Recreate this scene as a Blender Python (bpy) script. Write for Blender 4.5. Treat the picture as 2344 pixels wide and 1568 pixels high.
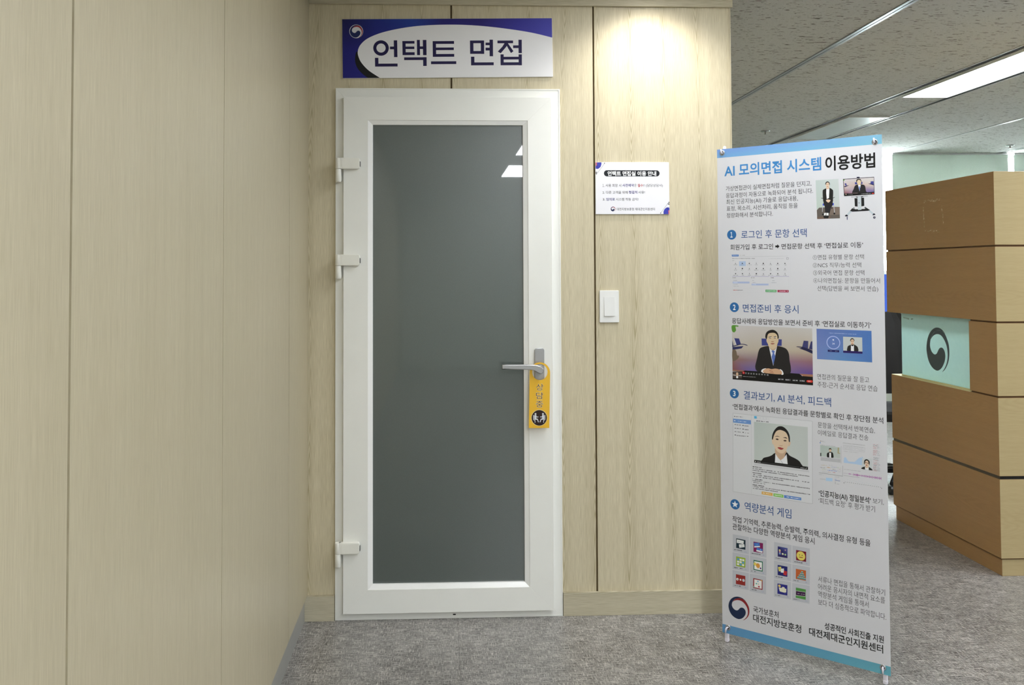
import bpy, bmesh, math, random
from mathutils import Vector, Matrix
from mathutils.geometry import tessellate_polygon

# ------------------------------------------------------------------ camera, world, exposure
S = bpy.context.scene
COL = S.collection
for o in list(bpy.data.objects):
    bpy.data.objects.remove(o)
cam_d = bpy.data.cameras.new('camera')
cam = bpy.data.objects.new('camera', cam_d)
COL.objects.link(cam)
S.camera = cam
cam_d.sensor_fit = 'HORIZONTAL'
cam_d.sensor_width = 36.0
cam_d.lens = 33.22                       # focal length 2163 px across a 2344 px frame
cam_d.shift_x = 0.0315
cam_d.shift_y = -0.0975
cam_d.clip_start = 0.05
PITCH, YAW, ROLL = 0.0314, -0.0444, 0.0034


def cam_matrix():
    cy, sy = math.cos(YAW), math.sin(YAW)
    cp, sp = math.cos(PITCH), math.sin(PITCH)
    cr, sr = math.cos(ROLL), math.sin(ROLL)
    Y = Matrix(((cy, -sy, 0), (sy, cy, 0), (0, 0, 1)))
    X = Matrix(((1, 0, 0), (0, cp, -sp), (0, sp, cp)))
    Z = Matrix(((cr, 0, sr), (0, 1, 0), (-sr, 0, cr)))
    m = Y @ X @ Z
    right, fwd, up = m.col[0], m.col[1], m.col[2]
    r = Matrix((right, up, -fwd)).transposed().to_4x4()
    return Matrix.Translation((0, -3.8175, 1.375)) @ r


cam.matrix_world = cam_matrix()

S.view_settings.view_transform = 'Standard'
S.view_settings.look = 'None'
S.view_settings.gamma = 1.0
S.view_settings.use_curve_mapping = False
S.view_settings.exposure = 1.58

world = bpy.data.worlds.new('daylight')
S.world = world
world.use_nodes = True
bg = world.node_tree.nodes['Background']
bg.inputs[0].default_value = (0.90, 0.97, 0.96, 1)
bg.inputs[1].default_value = 48.0

LAMP_ON = 12.5       # emission of the lit ceiling panels over the office
LAMP_ADDED = 5.3  # the two weaker fill panels added unseen over the corridor
LAMP_BACK = 19.0     # the panels farther back along the corridor
SPOT_W = 9.5        # recessed downlight over the wooden wall

CEIL = 2.60


# ------------------------------------------------------------------ helpers
def lin(c):
    c = c / 255.0
    return c / 12.92 if c <= 0.04045 else ((c + 0.055) / 1.055) ** 2.4


def hx(h, a=1.0):
    if isinstance(h, (tuple, list)):
        return (lin(h[0]), lin(h[1]), lin(h[2]), a)
    return (lin(int(h[0:2], 16)), lin(int(h[2:4], 16)), lin(int(h[4:6], 16)), a)


class NT:
    """small node-tree builder"""
    def __init__(s, name):
        s.m = bpy.data.materials.new(name)
        s.m.use_nodes = True
        s.t = s.m.node_tree
        s.b = s.t.nodes['Principled BSDF']

    def n(s, kind, **kw):
        nd = s.t.nodes.new(kind)
        for k, v in kw.items():
            setattr(nd, k, v)
        return nd

    def l(s, a, b):
        s.t.links.new(a, b)

    def math(s, op, a, b=None, c=None):
        nd = s.n('ShaderNodeMath', operation=op)
        for i, v in enumerate((a, b, c)):
            if v is None:
                continue
            if hasattr(v, 'is_linked'):
                s.l(v, nd.inputs[i])
            else:
                nd.inputs[i].default_value = v
        return nd.outputs[0]

    def mix(s, f, a, b, mode='MIX'):
        nd = s.n('ShaderNodeMix', data_type='RGBA', blend_type=mode)
        for sock, v in ((nd.inputs[0], f), (nd.inputs[6], a), (nd.inputs[7], b)):
            if hasattr(v, 'is_linked'):
                s.l(v, sock)
            else:
                sock.default_value = v
        return nd.outputs[2]

    def ramp(s, f, stops):
        nd = s.n('ShaderNodeValToRGB')
        e = nd.color_ramp.elements
        while len(e) < len(stops):
            e.new(0.5)
        for el, (p, c) in zip(e, stops):
            el.position = p
            el.color = c if len(c) == 4 else (*c, 1)
        s.l(f, nd.inputs[0])
        return nd.outputs[0]

    def pos(s, scale=(1, 1, 1), loc=(0, 0, 0), world=True, rot=(0, 0, 0)):
        mp = s.n('ShaderNodeMapping')
        mp.inputs['Scale'].default_value = scale
        mp.inputs['Location'].default_value = loc
        mp.inputs['Rotation'].default_value = rot
        if world:
            s.l(s.n('ShaderNodeNewGeometry').outputs['Position'], mp.inputs[0])
        else:
            s.l(s.n('ShaderNodeTexCoord').outputs['Object'], mp.inputs[0])
        return mp.outputs[0]

    def noise(s, vec, scale=1.0, detail=2.0, rough=0.5, dist=0.0):
        nd = s.n('ShaderNodeTexNoise')
        nd.inputs['Scale'].default_value = scale
        nd.inputs['Detail'].default_value = detail
        nd.inputs['Roughness'].default_value = rough
        nd.inputs['Distortion'].default_value = dist
        s.l(vec, nd.inputs['Vector'])
        return nd.outputs[0]

    def bump(s, h, strength=0.3, dist=0.002):
        nd = s.n('ShaderNodeBump')
        nd.inputs['Strength'].default_value = strength
        nd.inputs['Distance'].default_value = dist
        s.l(h, nd.inputs['Height'])
        s.l(nd.outputs[0], s.b.inputs['Normal'])

    def set(s, **kw):
        for k, v in kw.items():
            k = {'color': 'Base Color', 'rough': 'Roughness', 'metal': 'Metallic', 'spec': 'Specular IOR Level',
                 'coat': 'Coat Weight', 'coatr': 'Coat Roughness', 'em': 'Emission Color', 'ems': 'Emission Strength',
                 'trans': 'Transmission Weight', 'ior': 'IOR'}.get(k, k)
            if hasattr(v, 'is_linked'):
                s.l(v, s.b.inputs[k])
            else:
                s.b.inputs[k].default_value = v
        return s


def plain(name, color, rough=0.5, metal=0.0, spec=0.5, vary=0.04, **kw):
    """paint / plastic / metal with a little mottling so that no surface is perfectly even"""
    t = NT(name)
    c = hx(color)
    nz = t.noise(t.pos((9, 9, 9)), 1.0, 3.0)
    lo = tuple(x * (1 - vary) for x in c[:3]) + (1,)
    hi = tuple(min(1, x * (1 + vary)) for x in c[:3]) + (1,)
    t.set(color=t.ramp(nz, [(0.3, lo), (0.7, hi)]), rough=rough, metal=metal, spec=spec, **kw)
    return t.m


def wood(name, light, dark, axis='z', across='x', cell=0.19, figure=1.0, fine=1.0, rough=0.42, seed=0.0, glow=0.0):
    """veneer: fine straight pores along one axis, and nested flame (cathedral) figure in repeated flitches"""
    t = NT(name)
    geo = t.n('ShaderNodeNewGeometry')
    sep = t.n('ShaderNodeSeparateXYZ')
    t.l(geo.outputs['Position'], sep.inputs[0])
    ax = {'x': sep.outputs[0], 'y': sep.outputs[1], 'z': sep.outputs[2]}
    u, v = ax[across], ax[axis]
    comb = t.n('ShaderNodeCombineXYZ')
    t.l(u, comb.inputs[0])
    t.l(v, comb.inputs[1])
    comb.inputs[2].default_value = seed

    def stretched(su, sv, det=3.0, ro=0.55):
        mp = t.n('ShaderNodeMapping')
        mp.inputs['Scale'].default_value = (su, sv, 1)
        t.l(comb.outputs[0], mp.inputs[0])
        return t.noise(mp.outputs[0], 1.0, det, ro)
    pores = stretched(460, 16)
    streak = stretched(60, 1.1)
    broad = stretched(7, 0.35, 2.0)
    warp = stretched(9, 1.6, 2.0)
    warp2 = stretched(2.3, 0.5, 1.0)
    # flame figure: contour lines of  k*u'^2 - v
    uu = t.math('ADD', u, t.math('MULTIPLY', t.math('SUBTRACT', warp2, 0.5), 0.16))
    cellu = t.math('SUBTRACT', t.math('FRACT', t.math('DIVIDE', uu, cell)), 0.5)
    par = t.math('MULTIPLY', t.math('ABSOLUTE', cellu), 1.0)
    # neighbouring flitches are turned end for end
    side = t.math('MODULO', t.math('ADD', t.math('FLOOR', t.math('DIVIDE', uu, cell)), 40.0), 2.0)
    side = t.math('SUBTRACT', 1.0, t.math('MULTIPLY', side, 2.0))
    ph = t.math('ADD', t.math('MULTIPLY', t.math('POWER', par, 1.75), 150.0), t.math('MULTIPLY', t.math('MULTIPLY', v, side), 13.0))
    ph = t.math('ADD', ph, t.math('MULTIPLY', warp, 9.0))
    wave = t.math('SINE', t.math('MULTIPLY', ph, 6.2832))
    wave = t.math('POWER', t.math('ADD', t.math('MULTIPLY', wave, 0.5), 0.5), 1.6)
    core = t.math('SUBTRACT', 1.0, t.math('MULTIPLY', par, 4.2))
    core = t.math('MULTIPLY', t.math('MAXIMUM', core, 0.10), t.math('ADD', 0.35, t.math('MULTIPLY', stretched(11, 1.3, 1.0), 0.9)))
    fig = t.math('MULTIPLY', t.math('MULTIPLY', wave, core), 0.62 * figure)
    val = t.math('ADD', t.math('MULTIPLY', pores, 0.80 * fine), t.math('MULTIPLY', streak, 0.34))
    val = t.math('ADD', val, t.math('MULTIPLY', broad, 0.16))
    val = t.math('ADD', val, fig)
    val = t.math('SUBTRACT', val, 0.30)
    col = t.ramp(val, [(0.12, hx(light)), (0.85, hx(dark))])
    t.set(color=col, rough=rough, spec=0.4)
    t.bump(val, 0.08, 0.001)
    return t.m


# ------------------------------------------------------------------ materials
M = {}
M['wood_back'] = wood('ash laminate, upright grain', 'ddd3b8', 'aa9d7a', 'z', 'x', 0.143, 0.72)
M['wood_left'] = wood('ash laminate, straight grain', 'c7bda2', 'a2977a', 'z', 'y', 0.31, 0.0, 1.0, 0.38, 3.0)
M['wood_trim'] = wood('ash laminate, lying grain', 'cec6ae', '9c9378', 'x', 'z', 0.22, 0.7, 1.0, 0.42, 7.0)
M['wood_desk_shaded'] = wood('beech laminate, shaded desk side', 'a68153', '87633c', 'y', 'z', 0.5, 0.22, 0.7, 0.38, 5.0)  # darker copy of the front laminate; the side's shade is in its colour
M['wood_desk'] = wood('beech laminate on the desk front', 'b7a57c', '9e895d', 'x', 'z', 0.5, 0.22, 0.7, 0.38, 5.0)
M['groove'] = plain('brown groove core', '6d5a38', 0.7)
M['desk_groove'] = plain('dark desk groove', '5a3c1c', 0.6)
M['vinyl'] = plain('grey vinyl baseboard', '9a9a96', 0.35)
M['pvc'] = plain('white door plastic', 'f1f1ec', 0.32, vary=0.012)
M['pvc_bead'] = plain('white glazing bead', 'f8f8f6', 0.25, vary=0.01)
M['hinge'] = plain('white hinge plastic', 'f1f0e8', 0.28, vary=0.015)
M['hinge_gap'] = plain('dark hinge gap', '2c2c2a', 0.6)
M['gasket'] = plain('black gasket', '17191a', 0.5)
M['alu'] = plain('satin aluminium', 'b4b4b6', 0.34, 0.85)
M['switch'] = plain('white switch plastic', 'efefed', 0.3, vary=0.01)
M['rocker'] = plain('white rocker plastic', 'e6e6e4', 0.3, vary=0.01)
M['sign_board'] = plain('white sign board', 'f4f3f6', 0.35, vary=0.01)
M['notice_board'] = plain('white notice card', 'edecf2', 0.35, vary=0.01)
M['yellow'] = plain('yellow hanger plastic', 'f2bd2c', 0.4, vary=0.02)
M['banner'] = plain('matt banner sheet', 'd7d7dc', 0.5, vary=0.012)
M['chrome'] = plain('chrome eyelet', 'cfcfd2', 0.16, 1.0)
M['rod'] = plain('grey stand rod', '6c6e72', 0.4)
M['white_plastic'] = plain('white hook plastic', 'e6e2ec', 0.35, vary=0.02)
M['ceiling_rail'] = plain('white ceiling rail', 'd6d8d6', 0.35)
M['slot'] = plain('dark ceiling slot', '0e0f0d', 0.7)
M['rail_metal'] = plain('silver ceiling rail', 'a6abb0', 0.3, 0.7)
M['lamp_frame'] = plain('white lamp frame', 'e4e6e6', 0.35)
M['lamp_off'] = plain('unlit lamp diffuser', 'd2dce2', 0.3)
M['far_wall'] = plain('pale far wall paint', 'cfd6cc', 0.7)
M['blind'] = None
M['window_frame'] = plain('white window frame', 'dfe3e4', 0.35)
M['strip_grey'] = plain('grey metal strip', '5e564a', 0.3, 0.6)
M['ledge'] = plain('pale edge banding', 'd8cc9a', 0.35)
M['black_fabric'] = plain('black chair fabric', '0b0b0c', 0.75)
M['black_plastic'] = plain('black plastic', '101012', 0.35)
M['steel'] = plain('polished steel', 'c4c6c8', 0.2, 1.0)


def mat_floor():
    t = NT('woven grey floor tile')
    a = t.noise(t.pos((18, 330, 1)), 1.0, 2.0, 0.6)
    b = t.noise(t.pos((330, 26, 1), (3, 5, 0)), 1.0, 2.0, 0.6)
    c = t.noise(t.pos((90, 420, 1), (1, 2, 0), rot=(0, 0, 0.8)), 1.0, 2.0, 0.6)
    f = t.noise(t.pos((520, 520, 1)), 1.0, 2.0, 0.7)
    patch = t.noise(t.pos((2.2, 2.2, 1)), 1.0, 2.0, 0.5)
    m1 = t.noise(t.pos((14, 14, 1), (9, 1, 0)), 1.0, 1.0)
    val = t.math('MAXIMUM', t.math('MULTIPLY', a, 1.04), b)
    val = t.math('ADD', t.math('MULTIPLY', val, 0.5), t.math('MULTIPLY', c, 0.3))
    val = t.math('ADD', val, t.math('MULTIPLY', f, 0.42))
    val = t.math('ADD', val, t.math('MULTIPLY', t.math('SUBTRACT', m1, 0.5), 0.07))
    val = t.math('ADD', val, t.math('MULTIPLY', t.math('SUBTRACT', patch, 0.5), 0.05))
    col = t.ramp(val, [(0.54, hx('2b2928')), (0.63, hx('777471')), (0.745, hx('d4cfca'))])
    # thin dark joints every half metre
    sep = t.n('ShaderNodeSeparateXYZ')
    t.l(t.pos((2.0, 2.0, 1), (0.35, 0.22, 0)), sep.inputs[0])
    jx = t.math('COMPARE', t.math('FRACT', sep.outputs[0]), 0.5, 0.0028)
    jy = t.math('COMPARE', t.math('FRACT', sep.outputs[1]), 0.5, 0.0028)
    j = t.math('MULTIPLY', t.math('MAXIMUM', jx, jy), 0.35)
    col = t.mix(j, col, hx('3a3834'))
    t.set(color=col, rough=0.34, spec=0.5)
    t.bump(val, 0.35, 0.002)
    return t.m


M['floor'] = mat_floor()


def mat_ceiling():
    t = NT('fissured acoustic ceiling tile')
    fis = t.noise(t.pos((16, 62, 1)), 1.0, 1.5, 0.5)
    fis2 = t.noise(t.pos((34, 110, 1), (4, 7, 0)), 1.0, 1.0, 0.5)
    pin = t.noise(t.pos((160, 160, 1)), 1.0, 2.0, 0.6)
    holes = t.math('MAXIMUM', t.math('GREATER_THAN', fis, 0.675), t.math('GREATER_THAN', fis2, 0.69))
    base = t.ramp(pin, [(0.25, hx('c6c6c1')), (0.7, hx('d8d8d4'))])
    sep = t.n('ShaderNodeSeparateXYZ')
    t.l(t.pos((1.6667, 3.3333, 1), (0.2, 0.1, 0)), sep.inputs[0])
    jx = t.math('COMPARE', t.math('FRACT', sep.outputs[0]), 0.5, 0.0012)
    jy = t.math('COMPARE', t.math('FRACT', sep.outputs[1]), 0.5, 0.0024)
    j = t.math('MULTIPLY', t.math('MAXIMUM', jx, jy), 0.28)
    col = t.mix(t.math('MULTIPLY', holes, 0.88), base, hx('5a5648'))
    col = t.mix(j, col, hx('8a867a'))
    t.set(color=col, rough=0.85, spec=0.15)
    t.bump(t.math('SUBTRACT', 1.0, holes), 0.4, 0.002)
    return t.m


M['ceiling'] = mat_ceiling()


def mat_glass_dark():
    t = NT('dark satin door glass')
    n = t.noise(t.pos((600, 600, 600)), 1.0, 1.0)
    col = t.ramp(n, [(0.3, hx('414b47')), (0.7, hx('4a5450'))])
    t.set(color=col, rough=0.34, spec=1.0, coat=1.0, coatr=0.015)
    return t.m


M['door_glass'] = mat_glass_dark()


def mat_frosted():
    t = NT('frosted pale cyan glass')
    n = t.noise(t.pos((40, 40, 40)), 1.0, 2.0)
    t.set(color=t.ramp(n, [(0.3, hx('c0dada')), (0.7, hx('cce2e1'))]), rough=0.35)
    tr = t.n('ShaderNodeBsdfTranslucent')
    tr.inputs[0].default_value = hx('d4eceb')
    ms = t.n('ShaderNodeMixShader')
    ms.inputs[0].default_value = 0.6
    out = t.t.nodes['Material Output']
    t.l(t.b.outputs[0], ms.inputs[1])
    t.l(tr.outputs[0], ms.inputs[2])
    t.l(ms.outputs[0], out.inputs[0])
    return t.m


M['frosted'] = mat_frosted()


def mat_blind():
    t = NT('grey green roller blind')
    n = t.noise(t.pos((300, 300, 300)), 1.0, 2.0)
    t.set(color=t.ramp(n, [(0.3, hx('aeb4ad')), (0.7, hx('babfb8'))]), rough=0.8)
    tr = t.n('ShaderNodeBsdfTranslucent')
    tr.inputs[0].default_value = hx('adb4ad')
    ms = t.n('ShaderNodeMixShader')
    ms.inputs[0].default_value = 0.19
    t.l(t.b.outputs[0], ms.inputs[1])
    t.l(tr.outputs[0], ms.inputs[2])
    t.l(ms.outputs[0], t.t.nodes['Material Output'].inputs[0])
    return t.m


M['blind'] = mat_blind()


def mat_clear(name, tint):
    t = NT(name)
    t.set(color=hx(tint), rough=0.02, trans=1.0, ior=1.02, spec=0.3)
    return t.m


M['pane'] = mat_clear('window glass', 'f4fbff')
M['pane_blue'] = mat_clear('blue tinted window glass', '020410')


def mat_emit(name, color, strength):
    t = NT(name)
    n = t.noise(t.pos((3, 3, 3)), 1.0, 1.0)
    t.set(color=hx('f4f4f4'), rough=0.4, em=t.ramp(n, [(0.0, hx(color)), (1.0, hx(color))]), ems=strength)
    return t.m


M['lamp_on'] = mat_emit('lit lamp diffuser', 'f6fbff', LAMP_ON)
M['lamp_added'] = mat_emit('added fill lamp diffuser', 'f6fbff', LAMP_ADDED)
M['lamp_back'] = mat_emit('bright lamp diffuser', 'f6fbff', LAMP_BACK)
M['bulb'] = mat_emit('lit downlight lens', 'fff6e2', 6.0)


def mat_ink():
    t = NT('printed ink')
    at = t.n('ShaderNodeVertexColor', layer_name='Col')
    n = t.noise(t.pos((900, 900, 900)), 1.0, 1.0)
    c = t.mix(0.06, at.outputs[0], t.ramp(n, [(0.3, (0.0, 0.0, 0.0, 1)), (0.7, (1, 1, 1, 1))]), 'SOFT_LIGHT')
    t.set(color=c, rough=0.5, spec=0.35)
    return t.m


M['ink'] = mat_ink()


# ------------------------------------------------------------------ mesh builders
def empty(name, loc=(0, 0, 0), rz=0.0, ry=0.0):
    o = bpy.data.objects.new(name, None)
    o.empty_display_size = 0.1
    COL.objects.link(o)
    o.location = loc
    o.rotation_euler = (0, ry, rz)
    return o


def tag(o, label=None, cat=None, group=None, kind=None):
    for k, v in (('label', label), ('category', cat), ('group', group), ('kind', kind)):
        if v:
            o[k] = v
    return o


class MB:
    def __init__(s):
        s.bm = bmesh.new()

    def _added(s, verts, faces, mi):
        vs = [s.bm.verts.new(v) for v in verts]
        fs = []
        for f in faces:
            try:
                nf = s.bm.faces.new([vs[i] for i in f])
                nf.material_index = mi
                fs.append(nf)
            except ValueError:
                pass
        return vs, fs

    def box(s, x0, x1, y0, y1, z0, z1, bevel=0.0, mi=0, seg=2):
        v = [(x, y, z) for x in (x0, x1) for y in (y0, y1) for z in (z0, z1)]
        f = [(0, 1, 3, 2), (4, 6, 7, 5), (0, 4, 5, 1), (2, 3, 7, 6), (0, 2, 6, 4), (1, 5, 7, 3)]
        vs, fs = s._added(v, f, mi)
        if bevel > 0:
            es = list({e for fc in fs for e in fc.edges})
            bmesh.ops.bevel(s.bm, geom=es, offset=bevel, segments=seg, affect='EDGES', profile=0.6)
        return s

    def prism(s, pts, y0, y1, mi=0, bevel=0.0, plane='xz'):
        """closed outline extruded; outline in xz (depth y), xy (height z) or yz (depth x)"""
        n = len(pts)
        mk = {'xz': lambda a, b, d: (a, d, b), 'xy': lambda a, b, d: (a, b, d), 'yz': lambda a, b, d: (d, a, b)}[plane]
        v = [mk(a, b, y0) for a, b in pts] + [mk(a, b, y1) for a, b in pts]
        tris = tessellate_polygon([[Vector((a, b, 0)) for a, b in pts]])
        vs, _ = s._added(v, [], mi)
        fs = []
        front = s.bm.faces.new([vs[i] for i in range(n)])
        back = s.bm.faces.new([vs[n + i] for i in reversed(range(n))])
        fs += [front, back]
        for i in range(n):
            j = (i + 1) % n
            fs.append(s.bm.faces.new((vs[i], vs[n + i], vs[n + j], vs[j])))
        for f in fs:
            f.material_index = mi
        bmesh.ops.recalc_face_normals(s.bm, faces=fs)
        if bevel > 0:
            es = list({e for fc in (front, back) for e in fc.edges})
            bmesh.ops.bevel(s.bm, geom=es, offset=bevel, segments=2, affect='EDGES', profile=0.6)
        return s

    def ring(s, outer, inner, y0, y1, mi=0):
        """frame: outline `outer` with hole `inner` (same vertex count), from y0 (front) to y1"""
        n = len(outer)
        lay = []
        for pts in (outer, inner):
            for y in (y0, y1):
                lay.append([s.bm.verts.new((a, y if not isinstance(y, tuple) else y, b)) for a, b in pts])
        of, ob, inf, inb = lay
        fs = []
        for i in range(n):
            j = (i + 1) % n
            for q in ((of[i], of[j], inf[j], inf[i]), (ob[j], ob[i], inb[i], inb[j]), (of[j], of[i], ob[i], ob[j]), (inf[i], inf[j], inb[j], inb[i])):
                f = s.bm.faces.new(q)
                f.material_index = mi
                fs.append(f)
        bmesh.ops.recalc_face_normals(s.bm, faces=fs)
        return s

    def tube(s, path, r, seg=12, mi=0, caps=True):
        P = [Vector(p) for p in path]
        rr = r if isinstance(r, (list, tuple)) else [r] * len(P)
        rings = []
        up = None
        for i, p in enumerate(P):
            d = (P[min(i + 1, len(P) - 1)] - P[max(i - 1, 0)]).normalized()
            if up is None:
                up = Vector((0, 0, 1)) if abs(d.z) < 0.9 else Vector((1, 0, 0))
            a = d.cross(up).normalized()
            b = a.cross(d).normalized()
            up = b
            rings.append([s.bm.verts.new(p + (a * math.cos(t) + b * math.sin(t)) * rr[i]) for t in [2 * math.pi * k / seg for k in range(seg)]])
        for r0, r1 in zip(rings, rings[1:]):
            for k in range(seg):
                f = s.bm.faces.new((r0[k], r0[(k + 1) % seg], r1[(k + 1) % seg], r1[k]))
                f.material_index = mi
                f.smooth = True
        if caps:
            for rg in (rings[0], rings[-1]):
                f = s.bm.faces.new(rg)
                f.material_index = mi
        return s

    def lathe(s, prof, c=(0, 0, 0), axis='z', seg=32, mi=0, closed=False):
        rings = []
        for r, h in prof:
            ring = []
            for k in range(seg):
                t = 2 * math.pi * k / seg
                a, b = r * math.cos(t), r * math.sin(t)
                p = {'z': (a, b, h), 'y': (a, h, b), 'x': (h, a, b)}[axis]
                ring.append(s.bm.verts.new(Vector(p) + Vector(c)))
            rings.append(ring)
        prs = list(zip(rings, rings[1:])) + ([(rings[-1], rings[0])] if closed else [])
        for r0, r1 in prs:
            for k in range(seg):
                f = s.bm.faces.new((r0[k], r0[(k + 1) % seg], r1[(k + 1) % seg], r1[k]))
                f.material_index = mi
                f.smooth = True
        if not closed:
            for rg in (rings[0], rings[-1]):
                try:
                    s.bm.faces.new(rg).material_index = mi
                except ValueError:
                    pass
        return s

    def build(s, name, mats, parent=None, loc=None, recalc=True):
        if recalc:
            bmesh.ops.recalc_face_normals(s.bm, faces=s.bm.faces)
        me = bpy.data.meshes.new(name)
        s.bm.to_mesh(me)
        s.bm.free()
        for m in (mats if isinstance(mats, (list, tuple)) else [mats]):
            me.materials.append(M[m] if isinstance(m, str) else m)
        o = bpy.data.objects.new(name, me)
        COL.objects.link(o)
        if parent is not None:
            o.parent = parent
        if loc:
            o.location = loc
        return o


def struct(name, mb, mats, label=None, parent=None):
    o = mb.build(name, mats, parent)
    tag(o, kind='structure', label=label)
    return o


def rrect(x0, x1, z0, z1, r, n=5):
    out = []
    for cx, cz, a0 in ((x1 - r, z1 - r, 0), (x0 + r, z1 - r, 90), (x0 + r, z0 + r, 180), (x1 - r, z0 + r, 270)):
        for k in range(n + 1):
            a = math.radians(a0 + 90 * k / n)
            out.append((cx + r * math.cos(a), cz + r * math.sin(a)))
    return out


def circle(cx, cz, r, n=40, rz=None):
    return [(cx + r * math.cos(2 * math.pi * k / n), cz + (rz or r) * math.sin(2 * math.pi * k / n)) for k in range(n)]


def catmull(pts, per=5, closed=True):
    n = len(pts)
    out = []
    for i in range(n if closed else n - 1):
        g = (lambda k: pts[k % n]) if closed else (lambda k: pts[min(max(k, 0), n - 1)])
        p0, p1, p2, p3 = g(i - 1), g(i), g(i + 1), g(i + 2)
        for k in range(per):
            t = k / per
            out.append(tuple(0.5 * (2 * p1[j] + (p2[j] - p0[j]) * t + (2 * p0[j] - 5 * p1[j] + 4 * p2[j] - p3[j]) * t * t
                                    + (3 * p1[j] - p0[j] - 3 * p2[j] + p3[j]) * t ** 3) for j in (0, 1)))
    if not closed:
        out.append(pts[-1])
    return out


# ------------------------------------------------------------------ flat print (ink) in millimetres on a face that looks towards local -y
class Ink:
    def __init__(s, base=0.2, step=0.08):
        s.v, s.f, s.c = [], [], []
        s.base, s.step = base, step
        s.boxes = []

    def level(s, pts):
        xs, ys = [p[0] for p in pts], [p[1] for p in pts]
        b = (min(xs), max(xs), min(ys), max(ys))
        lv = 0
        for q, l in s.boxes:
            if l >= lv and not (q[1] < b[0] or q[0] > b[1] or q[3] < b[2] or q[2] > b[3]):
                lv = l + 1
        s.boxes.append((b, lv))
        return s.base + lv * s.step

    def tri(s, pts, cols, d, faces):
        o = len(s.v)
        s.v += [(x * .001, -d * .001, y * .001) for x, y in pts]
        for f in faces:
            s.f.append(tuple(o + i for i in f))
            s.c.append([cols[i] for i in f])

    def poly(s, col, pts, d=None):
        c = hx(col)
        d = s.level(pts) if d is None else d
        tr = tessellate_polygon([[Vector((x, y, 0)) for x, y in pts]])
        s.tri(pts, [c] * len(pts), d, tr)
        return s

    def annulus(s, col, x, y, ro, ri, n=40):
        c = hx(col)
        po, pi_ = circle(x, y, ro, n), circle(x, y, ri, n)
        d = s.level(po)
        fs = []
        for k in range(n):
            j = (k + 1) % n
            fs += [(k, j, n + j), (k, n + j, n + k)]
        s.tri(po + pi_, [c] * (2 * n), d, fs)
        return s

    def draw(s, ops, rnd=None):
        rnd = rnd or random.Random(5)
        for op in ops:
            k, col, pts = op[0], op[1], op[2]
            if k == 'P':
                s.poly(col, pts)
            elif k == 'S':
                s.poly(col, catmull(pts, 4))
            elif k == 'C':
                (x, y), (a, b) = pts
                s.poly(col, circle(x, y, a, 22, b))
            elif k == 'G':
                nc = op[3]
                nr = len(pts) // nc
                d = s.level(pts)
                fs = []
                for r in range(nr - 1):
                    for c in range(nc - 1):
                        a = r * nc + c
                        fs.append((a, a + 1, a + nc + 1, a + nc))
                s.tri(pts, [hx(q) for q in col], d, fs)
            elif k == 'K':       # a row of marks too small to read
                (x0, y0), (x1, y1) = pts
                h = op[3]
                L = x1 - x0
                sl = (y1 - y0) / L if L else 0
                d = s.level([(x0, y0 - h), (x1, y1 + h)])
                x = 0.0
                while x < L - h * 0.15:
                    w = min(rnd.uniform(.30, .75) * h, L - x)
                    if rnd.random() < .84:
                        hh = h * rnd.uniform(.45, .85) / 2
                        yc = y0 + x * sl + rnd.uniform(-.08, .08) * h
                        s.poly(col, [(x0 + x, yc - hh), (x0 + x + w, yc - hh + w * sl), (x0 + x + w, yc + hh + w * sl), (x0 + x, yc + hh)], d)
                    x += w + h * .15
        return s

    def build(s, name, parent, loc=(0, 0, 0)):
        me = bpy.data.meshes.new(name)
        me.from_pydata(s.v, [], s.f)
        ca = me.color_attributes.new('Col', 'FLOAT_COLOR', 'CORNER')
        i = 0
        for cl in s.c:
            for c in cl:
                ca.data[i].color = c
                i += 1
        me.materials.append(M['ink'])
        # every printed face looks out of the sheet
        bm = bmesh.new()
        bm.from_mesh(me)
        flip = [f for f in bm.faces if f.normal.y > 0]
        bmesh.ops.reverse_faces(bm, faces=flip)
        bm.to_mesh(me)
        bm.free()
        o = bpy.data.objects.new(name, me)
        COL.objects.link(o)
        o.parent = parent
        o.location = loc
        return o


_glyph = {}


def glyphs(text, weight):
    key = (text, weight)
    if key not in _glyph:
        cu = bpy.data.curves.new('lettering', 'FONT')
        cu.body = text
        cu.offset = weight
        cu.resolution_u = 3
        o = bpy.data.objects.new('lettering', cu)
        COL.objects.link(o)
        dg = bpy.context.evaluated_depsgraph_get()
        dg.update()
        me = bpy.data.meshes.new_from_object(o.evaluated_get(dg))
        vs = [(v.co.x, v.co.y) for v in me.vertices]
        fs = [tuple(p.vertices) for p in me.polygons]
        bpy.data.objects.remove(o)
        bpy.data.curves.remove(cu)
        bpy.data.meshes.remove(me)
        _glyph[key] = (vs, fs)
    return _glyph[key]


def letter(ink, item, d=0.3):
    text, u0, u1, vb, vt, col, w = item
    vs, fs = glyphs(text, w)
    xs = [v[0] for v in vs]
    x0, x1 = min(xs), max(xs)
    sx = (u1 - u0) / (x1 - x0)
    if any('가' <= ch <= '힣' for ch in text) or '.' in text:
        lo, hi = -0.09, 0.84
    else:
        ys = [v[1] for v in vs]
        lo, hi = min(ys), max(ys)
    sy = (vt - vb) / (hi - lo)
    ink.tri([(u0 + (x - x0) * sx, vb + (y - lo) * sy) for x, y in vs], [hx(col)] * len(vs), d, fs)
    return ink


def emblem(ink, cx, cy, r, blue='1c2c4c', red='8c2428', ring=None, gap=None):
    if ring:
        ink.poly(ring, circle(cx, cy, r, 44))
        r *= 0.93
    ink.poly(blue, catmull([(cx + x * r, cy + y * r) for x, y in EMB['blue']], 3))
    ink.poly(red, catmull([(cx + x * r, cy + y * r) for x, y in EMB['red']], 3))
    return ink


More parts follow.
